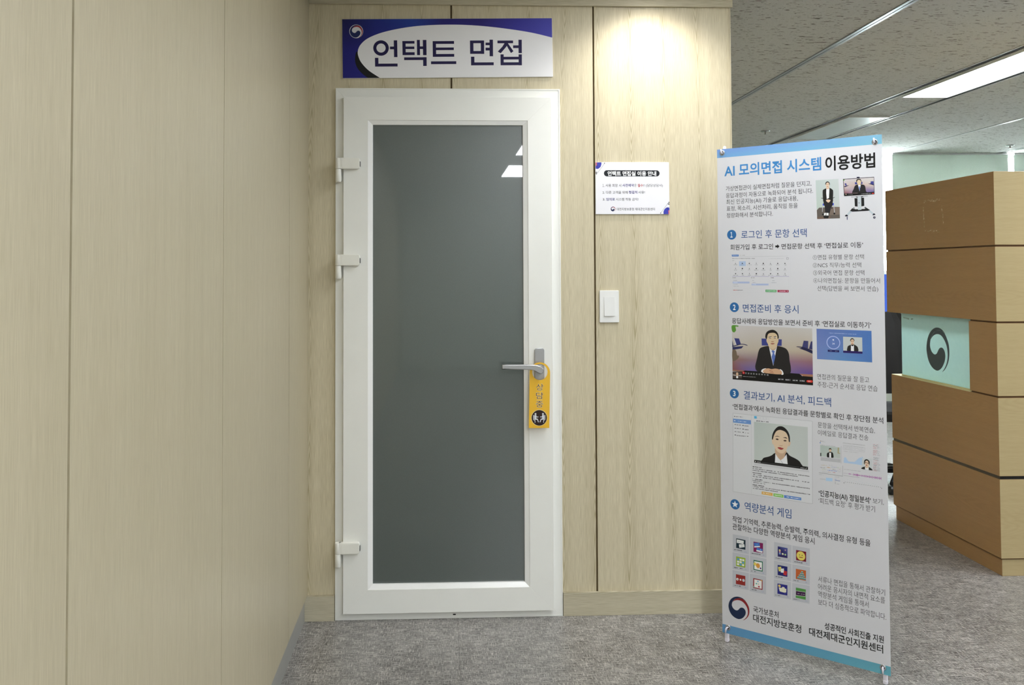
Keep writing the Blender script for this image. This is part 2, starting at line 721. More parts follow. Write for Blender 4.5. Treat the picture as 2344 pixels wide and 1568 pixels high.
EMB={'c':[66.1,102.9],'r':40.9,'blue':[[0.696,0.734],[0.471,0.908],[0.184,1.0],[-0.146,0.994],[-0.457,0.881],[-0.707,0.69],[-0.874,0.455],[-0.968,0.194],[-1.0,-0.055],[-0.958,-0.288],[-0.854,-0.548],[-0.667,-0.77],[-0.418,-0.918],[-0.15,-0.98],[0.057,-0.956],[0.304,-0.834],[0.488,-0.645],[0.612,-0.439],[0.653,-0.231],[0.612,-0.061],[0.51,0.058],[0.387,0.112],[0.244,0.102],[0.12,0.037],[0.017,-0.075],[-0.066,-0.172],[-0.169,-0.234],[-0.293,-0.25],[-0.438,-0.2],[-0.562,-0.105],[-0.656,0.057],[-0.666,0.215],[-0.614,0.407],[-0.52,0.567],[-0.354,0.731],[-0.188,0.825],[0.039,0.891],[0.266,0.906],[0.491,0.848]],'red':[[-0.593,0.431],[-0.478,0.606],[-0.271,0.782],[-0.064,0.866],[0.184,0.904],[0.41,0.876],[0.675,0.73],[0.838,0.524],[0.96,0.29],[1.0,0.02],[0.979,-0.262],[0.897,-0.498],[0.754,-0.708],[0.57,-0.886],[0.365,-1.0],[0.529,-0.855],[0.713,-0.637],[0.826,-0.394],[0.857,-0.188],[0.837,0.046],[0.756,0.268],[0.593,0.474],[0.389,0.632],[0.163,0.706],[-0.105,0.695],[-0.354,0.611],[-0.499,0.511]]}
BAN_TEXT=[('AI 모의면접 시스템', 28.6, 394.0, 1693.8, 1740.1, (63,134,196), 0.022), ('이용방법', 408.2, 577.3, 1689.5, 1740.3, (12,12,14), 0.024), ('가상면접관이 실제면접처럼 질문을 던지고,', 33.9, 358.3, 1640.5, 1659.7, (28,28,32), 0), ('응답과정이 자동으로 녹화되어 분석 됩니다.', 34.3, 363.5, 1614.2, 1633.4, (28,28,32), 0), ('최신 인공지능(AI) 기술로 응답내용,', 35.2, 308.5, 1590.4, 1609.6, (28,28,32), 0), ('표정, 목소리, 시선처리, 움직임 등을', 36.1, 307.6, 1565.3, 1584.1, (28,28,32), 0), ('정량화해서 분석합니다.', 36.0, 215.3, 1539.9, 1558.7, (28,28,32), 0), ('로그인 후 문항 선택', 93.0, 339.0, 1460.8, 1491.3, (31,79,140), 0.004), ('회원가입 후 로그인', 49.3, 214.8, 1419.5, 1440.6, (28,28,32), 0.008), ('면접문항 선택 후 ‘면접실로 이동’', 246.5, 532.7, 1419.2, 1439.2, (28,28,32), 0.008), ('①면접 유형별 문항 선택', 359.6, 535.0, 1379.7, 1397.7, (51,51,54), -0.004), ('②NCS 직무/능력 선택', 359.4, 525.6, 1352.1, 1370.0, (51,51,54), -0.004), ('③외국어 면접 문항 선택', 360.0, 535.6, 1325.2, 1343.6, (51,51,54), -0.004), ('④나의면접실: 문항을 만들어서', 360.6, 586.3, 1298.2, 1316.6, (51,51,54), -0.004), ('선택(답변을 써 보면서 연습)', 373.7, 579.7, 1270.8, 1289.5, (51,51,54), -0.004), ('면접준비 후 응시', 95.8, 305.5, 1189.8, 1220.0, (31,79,140), 0.004), ('응답사례와 응답방안을 보면서 준비 후 ‘면접실로 이동하기’', 52.4, 554.9, 1146.1, 1167.5, (28,28,32), 0.008), ('면접관의 질문을 잘 듣고', 369.6, 545.5, 962.3, 982.0, (51,51,54), -0.004), ('주장-근거 순서로 응답 연습', 369.5, 572.6, 934.4, 954.9, (51,51,54), -0.004), ('결과보기, AI 분석, 피드백', 95.1, 416.0, 869.9, 901.4, (31,79,140), 0.004), ('‘면접결과’에서 녹화된 응답결과를 문항별로 확인 후 장단점 분석', 50.6, 589.3, 829.1, 850.6, (28,28,32), 0.008), ('문항을 선택해서 반복연습,', 368.5, 561.6, 794.1, 814.1, (51,51,54), -0.004), ('이메일로 응답결과 전송', 368.3, 539.9, 767.1, 787.1, (51,51,54), -0.004), ('‘인공지능(AI) 정밀분석’', 368.0, 544.4, 556.5, 578.9, (24,24,26), 0.016), ('보기,', 551.0, 586.3, 559.3, 578.3, (51,51,54), -0.004), ('‘피드백 요청’ 후 평가 받기', 367.8, 557.8, 530.5, 552.3, (51,51,54), -0.004), ('역량분석 게임', 93.1, 269.2, 461.7, 495.7, (31,79,140), 0.004), ('작업 기억력, 추론능력, 순발력, 주의력, 의사결정 유형 등을', 45.1, 541.2, 413.6, 436.6, (28,28,32), 0.008), ('관찰하는 다양한 역량분석 게임 응시', 45.0, 351.2, 386.2, 409.7, (28,28,32), 0.008), ('서류나 면접을 통해서 관찰하기', 362.1, 585.8, 259.5, 281.2, (51,51,54), -0.004), ('어려운 응시자의 내면적 요소를', 361.0, 585.1, 233.3, 255.4, (51,51,54), -0.004), ('역량분석 게임을 통해서', 360.8, 532.0, 207.5, 229.6, (51,51,54), -0.004), ('보다 더 심층적으로 파악합니다.', 360.6, 588.1, 179.9, 202.0, (51,51,54), -0.004), ('국가보훈처', 122.1, 217.1, 100.5, 124.4, (26,26,28), 0.008), ('대전지방보훈청', 121.0, 299.3, 67.1, 95.7, (26,26,28), 0.012), ('성공적인 사회진출 지원', 381.7, 579.3, 102.1, 125.9, (22,22,24), 0.018), ('대전제대군인지원센터', 327.0, 576.8, 68.2, 95.9, (22,22,24), 0.018)]
QN=[('１',94.3,97.3,964.8,968.9,(232,232,234),0.0),('2',103.6,106.6,964.2,968.3,(232,232,234),0.0),('3',113.7,116.7,963.7,967.8,(232,232,234),0.0),('4',123.8,126.8,963.5,967.6,(232,232,234),0.0),('5',134.2,137.2,963.7,967.7,(232,232,234),0.0),('6',144.7,147.7,963.5,967.6,(232,232,234),0.0),('7',155.0,158.0,963.3,967.4,(232,232,234),0.0),('8',165.8,168.8,963.7,967.7,(232,232,234),0.0),('9',176.2,179.2,963.4,967.4,(232,232,234),0.0),('10',185.5,191.4,963.2,967.2,(232,232,234),0.0)]
Q34=('34',423.5,431.4,1086.0,1092.0,(228,232,246),0.01)
BADGES=[(55.2,1476.9,18.3,'1'),(62.3,1207.1,18.1,'2'),(58.2,887.7,17.9,'3'),(55.9,479.8,18.6,'*')]
ARROW=[(223.3,1433.4),(230.5,1433.3),(230.5,1437.8),(238.9,1430.0),(230.5,1422.0),(230.5,1426.5),(223.3,1426.6)]
BANDS=(1768.0,30.8)
SIGN_LETTERS=[('P',(34,20,84),[(191.5,127.5),(208.1,127.5),(208.2,116.4),(191.5,116.4)]),('P',(34,20,84),[(207.1,152.8),(221.0,152.8),(221.2,84.4),(207.4,84.4)]),('P',(34,20,84),[(130.3,82.2),(144.1,82.2),(144.3,46.3),(130.5,46.3)]),('P',(34,20,84),[(130.4,58.3),(221.3,58.2),(221.3,46.3),(130.5,46.3)]),('P',(34,20,84),[(241.8,149.7),(254.8,149.7),(254.9,92.9),(241.9,92.9)]),('P',(34,20,84),[(241.8,149.7),(290.8,149.7),(290.8,139.1),(241.8,139.1)]),('P',(34,20,84),[(241.9,127.1),(289.9,127.0),(289.9,116.9),(241.9,116.9)]),('P',(34,20,84),[(241.9,103.9),(290.9,103.9),(290.9,92.4),(241.9,92.4)]),('P',(34,20,84),[(300.5,153.9),(312.5,153.9),(312.6,91.9),(300.6,91.9)]),('P',(34,20,84),[(324.5,153.7),(338.9,153.7),(338.9,91.7),(324.6,91.7)]),('P',(34,20,84),[(310.7,127.4),(326.4,127.4),(326.4,116.8),(310.7,116.8)]),('P',(34,20,84),[(248.0,83.1),(338.9,83.1),(338.8,72.0),(248.0,72.0)]),('P',(34,20,84),[(324.6,83.4),(338.9,83.4),(338.8,47.5),(324.6,47.5)]),('P',(34,20,84),[(364.3,148.7),(377.7,148.7),(377.6,84.5),(364.2,84.5)]),('P',(34,20,84),[(364.3,148.7),(451.1,148.7),(451.1,137.1),(364.3,137.1)]),('P',(34,20,84),[(364.3,122.3),(449.7,122.3),(449.6,111.7),(364.2,111.7)]),('P',(34,20,84),[(364.2,96.0),(451.0,96.0),(450.9,84.4),(364.2,84.5)]),('P',(34,20,84),[(356.4,66.1),(458.7,66.1),(458.6,54.5),(356.4,54.6)]),('P',(34,20,84),[(515.8,150.2),(529.6,150.2),(529.3,95.7),(515.5,95.7)]),('P',(34,20,84),[(559.6,149.8),(573.0,149.8),(572.7,95.3),(559.3,95.3)]),('P',(34,20,84),[(515.8,150.2),(573.0,150.2),(573.0,139.1),(515.7,139.1)]),('P',(34,20,84),[(515.6,107.2),(572.8,107.2),(572.7,95.7),(515.5,95.7)]),('P',(34,20,84),[(595.2,153.2),(609.1,153.2),(608.6,85.3),(594.7,85.3)]),('P',(34,20,84),[(579.0,141.3),(596.5,141.3),(596.4,130.7),(578.9,130.7)]),('P',(34,20,84),[(578.8,120.5),(596.4,120.5),(596.3,109.0),(578.8,109.0)]),('P',(34,20,84),[(518.7,84.1),(532.5,84.1),(532.3,48.6),(518.5,48.6)]),('P',(34,20,84),[(518.6,60.6),(610.7,60.6),(610.6,48.6),(518.5,48.6)]),('P',(34,20,84),[(627.5,149.3),(691.2,149.2),(691.1,138.1),(627.4,138.2)]),('P',(34,20,84),[(691.0,129.3),(715.0,129.3),(714.9,118.2),(690.9,118.2)]),('P',(34,20,84),[(713.4,152.2),(726.7,152.2),(726.2,97.3),(712.8,97.3)]),('P',(34,20,84),[(639.0,92.8),(651.9,92.8),(651.5,48.1),(638.7,48.1)]),('P',(34,20,84),[(712.7,92.2),(726.1,92.2),(725.6,47.5),(712.3,47.5)]),('P',(34,20,84),[(638.9,82.7),(726.0,82.6),(725.9,71.6),(638.8,71.6)]),('P',(34,20,84),[(638.8,60.1),(725.8,60.1),(725.6,48.1),(638.7,48.1)]),('P',(34,20,84),[(656.5,138.8),(670.3,138.7),(663.3,124.0),(640.0,97.4),(628.1,104.4),(647.1,124.1)]),('P',(34,20,84),[(662.0,133.3),(668.9,139.7),(692.1,105.3),(681.5,98.0)])]
SIGN_RING=[155.5,121.8,31.4,18.5]
SIGN_ELL=[(105.2,30.4),(77.3,60.5),(64.7,86.0),(61.8,109.1),(72.2,134.5),(99.8,159.7),(146.0,180.2),(201.4,195.0),(270.8,207.0),(340.3,213.4),(432.8,215.8),(525.3,212.7),(617.8,204.0),(710.1,191.2),(779.2,178.6)]
SIGN_END=(160.3,149.2)
SIGN_CR=[(54.0,102.3),(50.5,70.0),(59.0,42.3),(77.6,19.1)]
SIGN_CRX=100.8
SIGN_EMB=(56.6,190.2,27.8)
NOTICE_TEXT=[('언택트 면접실 이용 안내', 49.9, 249.9, 156.5, 175.6, (244,244,246), 0.03), ('１', 29.1, 33.4, 111.7, 122.9, (58,58,66), 0.006), ('. 사용 희망 시', 35.0, 105.6, 111.0, 123.6, (58,58,66), 0.006), ('사전예약', 110.1, 157.6, 111.5, 124.1, (51,48,122), 0.02), ('은', 159.2, 168.5, 111.7, 124.4, (58,58,66), 0.006), ('필수', 173.4, 195.2, 111.0, 123.9, (176,48,56), 0.02), ('!! (담당상담사)', 196.6, 276.6, 111.4, 123.7, (58,58,66), 0.006), ('2. 다른 고객을 위해', 28.7, 132.0, 82.8, 94.8, (58,58,66), 0.006), ('청결히', 136.3, 171.3, 83.4, 95.5, (51,48,122), 0.02), ('사용!', 175.2, 202.5, 83.4, 95.3, (58,58,66), 0.006), ('3.', 29.2, 39.5, 54.7, 66.6, (58,58,66), 0.006), ('임의로', 43.4, 79.3, 54.9, 66.8, (51,48,122), 0.02), ('시스템 작동 금지!', 83.2, 175.7, 54.9, 66.8, (58,58,66), 0.006), ('대전지방보훈청 제대군인지원센터', 86.4, 243.0, 14.9, 26.2, (52,52,60), 0.008)]
NOTICE_PILL=[('S',(12,14,24),[(47.2,179.3),(144.7,179.3),(254.0,179.4),(261.7,174.6),(263.9,166.9),(261.4,159.2),(253.5,154.7),(144.2,154.4),(46.8,154.2),(38.1,158.4),(35.0,166.5),(38.4,174.8)])]
NOTICE_FLAG=[('P',(58,63,174),[(0.4,211.6),(25.2,211.8),(25.0,204.1),(21.8,193.9),(15.2,187.1),(8.0,184.7),(1.2,185.8)]),('P',(200,106,120),[(0.4,211.4),(6.9,211.5),(5.9,197.6),(0.8,198.1)]),('P',(44,47,144),[(6.4,204.3),(9.1,202.4),(11.9,185.5),(8.4,184.7)]),('P',(138,140,150),[(38.5,209.2),(2.7,161.4),(3.6,160.7),(39.4,208.5)]),('C',(26,26,30),[(37.6,208.1),(1.9,1.9)]),('P',(26,26,30),[(1.0,172.0),(7.4,172.6),(6.2,169.3),(1.0,168.9)]),('P',(26,26,30),[(1.1,166.8),(6.2,167.4),(4.6,163.9),(1.1,163.5)]),('P',(58,63,174),[(278.6,0.2),(278.2,9.4),(281.6,19.0),(288.9,26.2),(296.8,28.3),(303.2,26.3),(302.8,0.4)]),('P',(200,106,120),[(297.9,16.3),(302.9,15.3),(302.8,0.4),(298.7,0.4)]),('P',(44,47,144),[(290.3,26.8),(296.8,27.8),(298.5,16.3),(296.5,15.3)]),('P',(138,140,150),[(266.5,3.3),(303.6,52.4),(302.7,53.1),(265.6,3.9)]),('C',(26,26,30),[(266.5,4.6),(1.9,1.9)]),('P',(26,26,30),[(300.2,49.8),(303.8,47.0),(303.7,43.9),(298.5,47.3)]),('P',(26,26,30),[(297.1,44.1),(303.5,40.8),(302.8,37.8),(295.7,41.2)])]
NOTICE_EMB=(71.3,21.1,9.7)
ARTS = [
('interviewer photo',[('G',[(208,204,205),(202,197,195),(198,194,190),(200,196,194),(195,185,175),(190,180,165),(190,178,160),(188,174,155),(150,110,98),(145,120,130),(152,115,135),(150,108,118),(135,82,80),(108,98,165),(122,102,152),(82,68,155)],[(52.2,1140.0),(130.0,1139.7),(271.3,1139.1),(353.7,1138.8),(52.2,1054.4),(129.7,1054.7),(270.9,1057.8),(353.5,1058.5),(52.2,1014.7),(129.6,1015.4),(270.7,1019.5),(353.7,1022.3),(52.3,970.3),(129.5,971.6),(270.5,975.1),(353.8,967.9)],4),('P',(152,107,86),[(53.1,975.9),(99.2,975.4),(90.7,970.1),(53.1,970.4)]),('P',(168,118,92),[(305.5,977.2),(353.4,977.7),(353.7,969.1),(318.1,969.6)]),('P',(15,14,16),[(52.4,968.7),(90.7,970.6),(100.0,975.4),(142.9,975.8),(272.1,977.5),(305.5,977.2),(314.9,969.8),(353.7,969.4),(353.9,939.8),(52.2,939.9)]),('P',(57,62,124),[(59.3,1092.5),(79.4,1092.3),(86.7,1071.7),(68.7,1067.8)]),('P',(40,45,90),[(52.5,1084.6),(57.6,1063.4),(52.4,1062.4)]),('P',(230,230,235),[(58.5,1091.5),(60.5,1091.9),(69.3,1067.8),(67.4,1066.2)]),('S',(38,42,84),[(52.9,1063.2),(68.7,1067.8),(85.8,1072.5),(102.8,1072.4),(112.9,1068.4),(110.4,1067.3),(99.4,1070.0),(85.8,1069.8),(68.7,1064.6),(53.3,1060.0)]),('P',(44,48,96),[(52.9,1059.5),(96.9,1065.0),(88.9,1056.0),(53.3,1048.4)]),('P',(60,68,137),[(166.6,1095.9),(242.9,1095.9),(241.9,1072.7),(167.4,1070.4)]),('P',(62,64,112),[(322.8,1094.9),(339.3,1094.3),(337.9,1068.1),(316.8,1072.1)]),('P',(52,54,104),[(348.4,1093.1),(353.7,1094.1),(353.5,1063.8),(341.0,1067.1)]),('P',(34,35,72),[(293.6,1071.7),(299.7,1073.6),(317.9,1072.9),(340.7,1067.0),(353.8,1061.6),(353.7,1050.1),(331.2,1059.0),(306.0,1066.7),(315.5,1069.3)]),('S',(92,148,58),[(52.2,1139.5),(76.6,1139.8),(75.7,1135.5),(66.3,1135.2),(68.0,1121.7),(60.2,1113.8),(52.2,1119.6)]),('S',(118,102,86),[(53.3,1048.1),(67.0,1047.1),(71.2,1029.9),(78.9,1028.7),(73.8,1017.4),(54.0,1008.5)]),('S',(37,35,36),[(194.6,1070.0),(179.8,1067.8),(161.5,1060.7),(154.0,1046.4),(149.7,1027.4),(144.7,1008.4),(141.3,992.6),(145.4,978.8),(162.9,973.5),(202.4,971.2),(247.9,973.0),(272.1,977.5),(274.6,998.3),(270.7,1021.1),(268.4,1045.5),(259.7,1062.0),(243.5,1068.9),(225.7,1071.3)]),('P',(228,228,235),[(194.6,1069.2),(224.9,1071.2),(221.6,1055.6),(209.9,999.4),(202.7,1030.0),(197.0,1054.5)]),('P',(88,114,190),[(203.6,1052.5),(209.3,1055.9),(216.7,1051.5),(213.4,1045.2),(218.2,1033.8),(209.9,1001.7),(204.3,1031.6),(208.5,1045.0)]),('S',(196,168,136),[(194.6,1070.0),(209.3,1061.3),(224.1,1072.8),(218.3,1058.6),(210.9,1055.2),(201.1,1057.8)]),('S',(217,194,160),[(189.0,1110.2),(186.5,1097.6),(185.6,1086.7),(190.5,1077.6),(194.6,1066.9),(204.4,1059.8),(212.6,1060.2),(222.4,1068.0),(227.4,1080.6),(230.7,1090.0),(229.4,1103.9),(225.9,1114.6),(211.2,1119.5),(196.4,1117.4)]),('S',(28,24,24),[(181.2,1102.1),(183.2,1113.9),(189.9,1122.7),(201.4,1128.0),(212.9,1128.7),(222.7,1123.8),(229.5,1114.7),(231.9,1102.4),(227.8,1096.9),(226.4,1108.4),(220.2,1115.9),(211.2,1118.4),(196.4,1115.9),(190.1,1108.7),(187.3,1095.8),(183.8,1096.3)]),('P',(42,36,34),[(192.8,1102.8),(204.6,1105.6),(205.3,1103.9),(193.7,1101.0)]),('P',(42,36,34),[(212.8,1104.8),(221.9,1106.6),(222.9,1104.6),(213.4,1103.1)]),('P',(74,52,44),[(195.5,1099.5),(202.9,1100.3),(202.9,1098.1),(195.5,1097.5)]),('P',(74,52,44),[(213.6,1100.7),(220.9,1101.3),(220.9,1099.1),(213.6,1098.5)]),('P',(239,238,230),[(193.9,1101.3),(204.9,1102.2),(204.9,1100.5),(193.9,1099.8)]),('P',(239,238,230),[(212.5,1102.3),(223.9,1103.2),(223.9,1101.5),(212.4,1100.8)]),('S',(172,126,100),[(203.7,1087.1),(212.7,1087.8),(213.5,1085.9),(207.8,1084.5),(203.4,1085.2)]),('S',(156,88,76),[(200.9,1079.5),(209.4,1080.8),(216.6,1079.9),(209.7,1076.5),(203.2,1077.1)]),('S',(242,242,244),[(163.7,976.7),(167.9,983.9),(177.8,988.0),(183.1,987.1),(175.3,971.9),(167.8,972.6)]),('S',(242,242,244),[(233.5,988.1),(243.1,984.3),(247.6,972.3),(239.8,970.0)]),('S',(212,168,134),[(170.3,977.1),(177.8,985.3),(191.0,989.1),(202.5,987.2),(217.2,989.8),(230.2,988.2),(239.9,982.6),(241.2,972.2),(226.9,970.0),(202.4,970.5),(177.8,971.6)]),('P',(140,72,58),[(193.4,983.3),(209.3,979.6),(207.4,978.6),(195.1,981.3)]),('P',(140,72,58),[(195.9,977.0),(212.2,974.0),(209.8,973.1),(196.7,975.5)]),('P',(78,66,62),[(54.0,968.8),(89.0,967.7),(88.9,945.6),(53.9,945.1)]),('S',(214,180,150),[(66.8,964.0),(70.6,966.6),(74.7,964.0),(74.3,955.8),(70.2,953.7),(66.8,955.3)]),('P',(240,240,240),[(66.8,953.4),(74.0,953.6),(74.0,945.2),(66.8,945.1)]),('P',(224,216,208),[(54.0,957.7),(65.1,956.8),(65.1,954.3),(54.0,954.9)]),('P',(224,216,208),[(75.7,956.2),(89.0,956.3),(89.0,954.3),(75.7,954.3)]),('C',(206,40,42),[(95.8,966.8),(5.1,4.7)]),('C',(72,72,74),[(105.1,966.3),(4.1,3.8)]),('C',(72,72,74),[(115.2,965.8),(4.0,3.8)]),('C',(72,72,74),[(125.3,965.6),(4.0,3.8)]),('C',(72,72,74),[(135.7,965.7),(4.0,3.8)]),('C',(72,72,74),[(146.2,965.5),(4.0,3.7)]),('C',(72,72,74),[(156.5,965.4),(4.0,3.7)]),('C',(72,72,74),[(167.3,965.7),(4.0,3.7)]),('C',(72,72,74),[(177.7,965.4),(4.0,3.7)]),('C',(72,72,74),[(188.4,965.2),(3.9,3.7)]),('K',(184,184,186),[(93.2,953.5),(142.8,953.7)],2.5),('P',(60,60,64),[(226.8,956.9),(247.9,957.2),(247.8,949.6),(226.8,949.2)]),('K',(220,220,222),[(228.1,952.6),(246.6,952.9)],4.0),('P',(60,60,64),[(253.5,956.5),(273.6,956.8),(273.5,949.2),(253.5,948.8)]),('K',(220,220,222),[(254.8,952.3),(272.3,952.6)],4.0),('P',(60,60,64),[(279.9,956.6),(299.8,956.9),(299.8,949.3),(279.9,949.0)]),('K',(220,220,222),[(281.2,952.4),(298.5,952.7)],4.0),('P',(60,60,64),[(305.4,956.7),(325.9,957.0),(325.8,949.4),(305.3,949.1)]),('K',(220,220,222),[(306.6,952.5),(324.6,952.7)],3.9),('S',(214,58,50),[(330.6,952.9),(333.7,956.7),(349.4,957.1),(352.8,953.4),(349.3,949.3),(333.7,949.2)]),('K',(240,208,204),[(336.1,953.0),(346.2,953.2)],3.6)]),
('candidate photo',[('G',[(188,200,198),(198,206,204),(184,198,188),(196,202,200)],[(373.4,1659.7),(453.2,1659.2),(376.0,1557.3),(455.7,1559.0)],2),('P',(98,90,84),[(376.1,1554.4),(384.5,1562.4),(428.2,1563.6),(455.8,1561.9),(456.0,1522.5),(377.0,1522.9)]),('P',(122,108,98),[(421.1,1563.3),(456.0,1561.6),(456.0,1535.6),(420.8,1534.5)]),('P',(112,92,80),[(376.4,1530.1),(425.6,1531.9),(420.8,1522.9),(377.0,1522.9)]),('P',(28,28,32),[(392.3,1597.0),(399.2,1595.5),(399.1,1593.4),(392.3,1595.4)]),('P',(28,28,32),[(432.6,1594.6),(439.7,1597.2),(439.4,1595.5),(433.2,1592.6)]),('P',(186,186,190),[(395.4,1569.6),(398.4,1569.5),(396.4,1547.1),(394.6,1547.2)]),('P',(186,186,190),[(434.8,1569.2),(436.8,1569.1),(439.0,1542.1),(436.6,1542.1)]),('P',(60,80,200),[(397.0,1576.1),(402.0,1575.9),(402.0,1568.8),(397.4,1569.5)]),('P',(60,80,200),[(430.1,1576.5),(436.0,1576.2),(435.4,1568.6),(430.6,1568.2)]),('C',(22,22,24),[(397.6,1538.2),(3.1,3.1)]),('C',(22,22,24),[(437.2,1539.8),(3.3,3.3)]),('C',(22,22,24),[(429.1,1558.9),(2.1,2.1)]),('P',(36,34,37),[(400.3,1587.2),(432.5,1585.8),(431.8,1569.3),(425.8,1559.0),(420.9,1541.3),(405.4,1545.4),(404.3,1565.7),(400.2,1574.2)]),('S',(32,32,30),[(410.8,1629.0),(402.4,1626.1),(398.3,1622.2),(397.7,1607.4),(398.8,1589.6),(402.1,1582.4),(430.7,1581.2),(433.2,1594.0),(434.3,1617.5),(431.0,1624.1),(421.6,1630.1)]),('P',(237,237,240),[(410.8,1628.1),(421.6,1629.3),(420.9,1618.1),(419.5,1594.6),(411.7,1591.4),(410.1,1612.7)]),('S',(222,190,164),[(411.4,1634.0),(420.4,1633.5),(419.8,1627.6),(415.6,1625.5),(411.4,1627.5)]),('S',(226,198,172),[(409.2,1645.9),(411.6,1649.9),(415.2,1650.9),(419.3,1648.9),(421.2,1644.1),(421.0,1638.2),(419.2,1632.6),(415.6,1630.7),(411.4,1633.0),(409.2,1639.4)]),('S',(30,26,26),[(407.7,1641.2),(408.3,1648.3),(411.9,1651.9),(416.4,1652.6),(420.8,1650.0),(423.3,1643.4),(422.6,1638.7),(421.2,1643.5),(419.3,1647.7),(415.7,1649.1),(411.9,1647.9),(409.5,1642.9)]),('C',(58,36,32),[(412.7,1642.8),(1.1,1.1)]),('C',(58,36,32),[(417.7,1642.8),(1.1,1.1)]),('P',(140,64,56),[(413.5,1636.4),(416.8,1636.4),(416.2,1634.7),(414.2,1634.8)]),('S',(224,194,168),[(408.7,1586.8),(414.1,1589.5),(421.3,1588.6),(424.8,1586.1),(421.2,1581.0),(417.0,1578.8),(412.6,1581.9)]),('P',(238,238,238),[(402.0,1543.4),(408.4,1543.1),(406.5,1534.2),(401.1,1534.9)]),('P',(238,238,238),[(409.9,1543.1),(416.9,1542.8),(416.8,1532.8),(409.1,1533.4)]),('S',(26,26,28),[(399.7,1533.4),(407.7,1534.0),(417.3,1533.2),(417.0,1527.5),(414.2,1523.9),(407.6,1524.8),(401.7,1524.7),(399.5,1529.3)])]),
('screen on stand picture',[('S',(42,40,68),[(515.8,1661.7),(524.1,1661.4),(524.3,1658.2),(515.8,1658.2)]),('P',(28,24,36),[(468.5,1657.7),(572.5,1658.4),(573.3,1599.1),(471.6,1598.1)]),('G',[(205,200,205),(205,200,200),(205,200,200),(205,190,185),(195,170,160),(205,190,180),(140,85,90),(140,120,160),(110,100,160)],[(470.1,1655.8),(520.4,1656.1),(571.4,1656.5),(471.9,1633.2),(520.2,1633.1),(571.6,1631.6),(472.8,1607.7),(519.9,1606.4),(571.4,1607.7)],3),('P',(60,64,140),[(473.9,1641.9),(479.0,1642.8),(481.6,1635.1),(476.6,1634.2)]),('P',(34,36,80),[(471.9,1632.6),(481.8,1634.5),(490.0,1634.9),(481.6,1631.3),(474.8,1629.0)]),('P',(60,64,140),[(561.2,1643.4),(570.8,1643.7),(571.4,1629.3),(560.5,1634.2)]),('P',(34,36,80),[(552.3,1636.6),(560.9,1636.8),(571.4,1632.2),(571.4,1629.3)]),('P',(60,65,142),[(508.7,1643.6),(534.1,1643.7),(534.0,1636.8),(509.2,1636.6)]),('P',(92,148,58),[(469.7,1655.4),(474.8,1655.8),(472.6,1651.2),(469.9,1652.1)]),('S',(35,33,35),[(501.4,1604.9),(504.8,1622.2),(509.5,1632.5),(519.0,1635.5),(531.7,1635.0),(542.0,1629.9),(545.0,1612.2),(547.4,1602.8)]),('P',(236,236,242),[(518.8,1634.3),(528.5,1634.4),(524.0,1612.0)]),('P',(88,114,190),[(521.6,1628.4),(525.0,1628.8),(526.0,1622.3),(524.0,1613.2),(522.4,1621.4)]),('S',(217,194,160),[(515.9,1649.6),(522.6,1652.5),(529.2,1648.9),(529.7,1641.9),(527.1,1635.3),(522.5,1632.7),(518.4,1636.1),(515.6,1643.2)]),('S',(28,24,24),[(513.3,1646.2),(514.8,1652.5),(521.5,1655.1),(528.4,1652.6),(530.9,1645.3),(529.2,1643.6),(528.1,1648.7),(522.6,1651.3),(517.1,1649.3),(515.6,1643.5)]),('P',(18,17,20),[(471.0,1605.4),(496.7,1606.6),(542.9,1607.4),(572.7,1607.6),(573.3,1599.1),(471.6,1598.1)]),('P',(214,58,50),[(564.8,1603.8),(571.6,1604.0),(571.5,1601.0),(565.0,1600.8)]),('K',(216,216,218),[(529.7,1602.7),(562.2,1602.2)],1.6),('K',(200,200,202),[(486.2,1602.1),(501.4,1602.1)],1.2),('K',(192,160,160),[(485.1,1607.1),(518.2,1606.5)],1.4),('S',(214,180,150),[(476.3,1604.9),(478.1,1606.3),(479.8,1604.8),(479.2,1602.9),(476.9,1603.0)]),('P',(130,134,140),[(495.5,1595.0),(551.0,1595.4),(551.0,1593.9),(495.5,1593.1)]),('P',(28,28,32),[(509.2,1593.9),(538.0,1594.0),(529.0,1589.5),(517.5,1589.8)]),('P',(26,26,28),[(506.5,1589.4),(516.5,1588.9),(516.6,1559.9),(507.4,1561.4)]),('P',(26,26,28),[(528.7,1589.5),(538.4,1589.7),(538.8,1561.6),(529.3,1560.1)]),('P',(28,28,30),[(490.4,1546.1),(496.9,1554.0),(502.1,1556.1),(507.9,1551.2),(541.2,1551.1),(543.8,1556.2),(558.3,1546.1),(552.6,1544.0),(496.2,1543.3)]),('P',(194,203,208),[(516.9,1593.8),(529.0,1593.8),(529.4,1548.7),(517.7,1548.5)]),('C',(32,32,36),[(521.7,1572.1),(1.4,1.4)]),('C',(138,142,146),[(503.8,1555.4),(3.0,3.0)]),('C',(90,94,98),[(542.1,1555.1),(2.7,2.8)]),('P',(188,200,208),[(489.2,1546.1),(497.6,1544.4),(484.7,1531.4),(479.6,1534.8)]),('P',(188,200,208),[(551.4,1544.7),(558.3,1545.6),(570.6,1533.4),(565.9,1530.4)]),('S',(28,28,48),[(473.7,1530.6),(478.4,1534.5),(483.3,1531.2),(482.7,1528.3),(474.9,1528.3)]),('S',(28,28,48),[(565.5,1529.3),(569.5,1534.9),(575.1,1530.1),(567.2,1528.3)]),('P',(68,74,112),[(479.2,1526.6),(482.7,1526.8),(482.0,1516.1),(479.7,1516.2)]),('C',(60,62,80),[(571.4,1520.7),(4.1,4.1)]),('C',(154,156,164),[(571.9,1521.5),(1.6,1.6)])]),
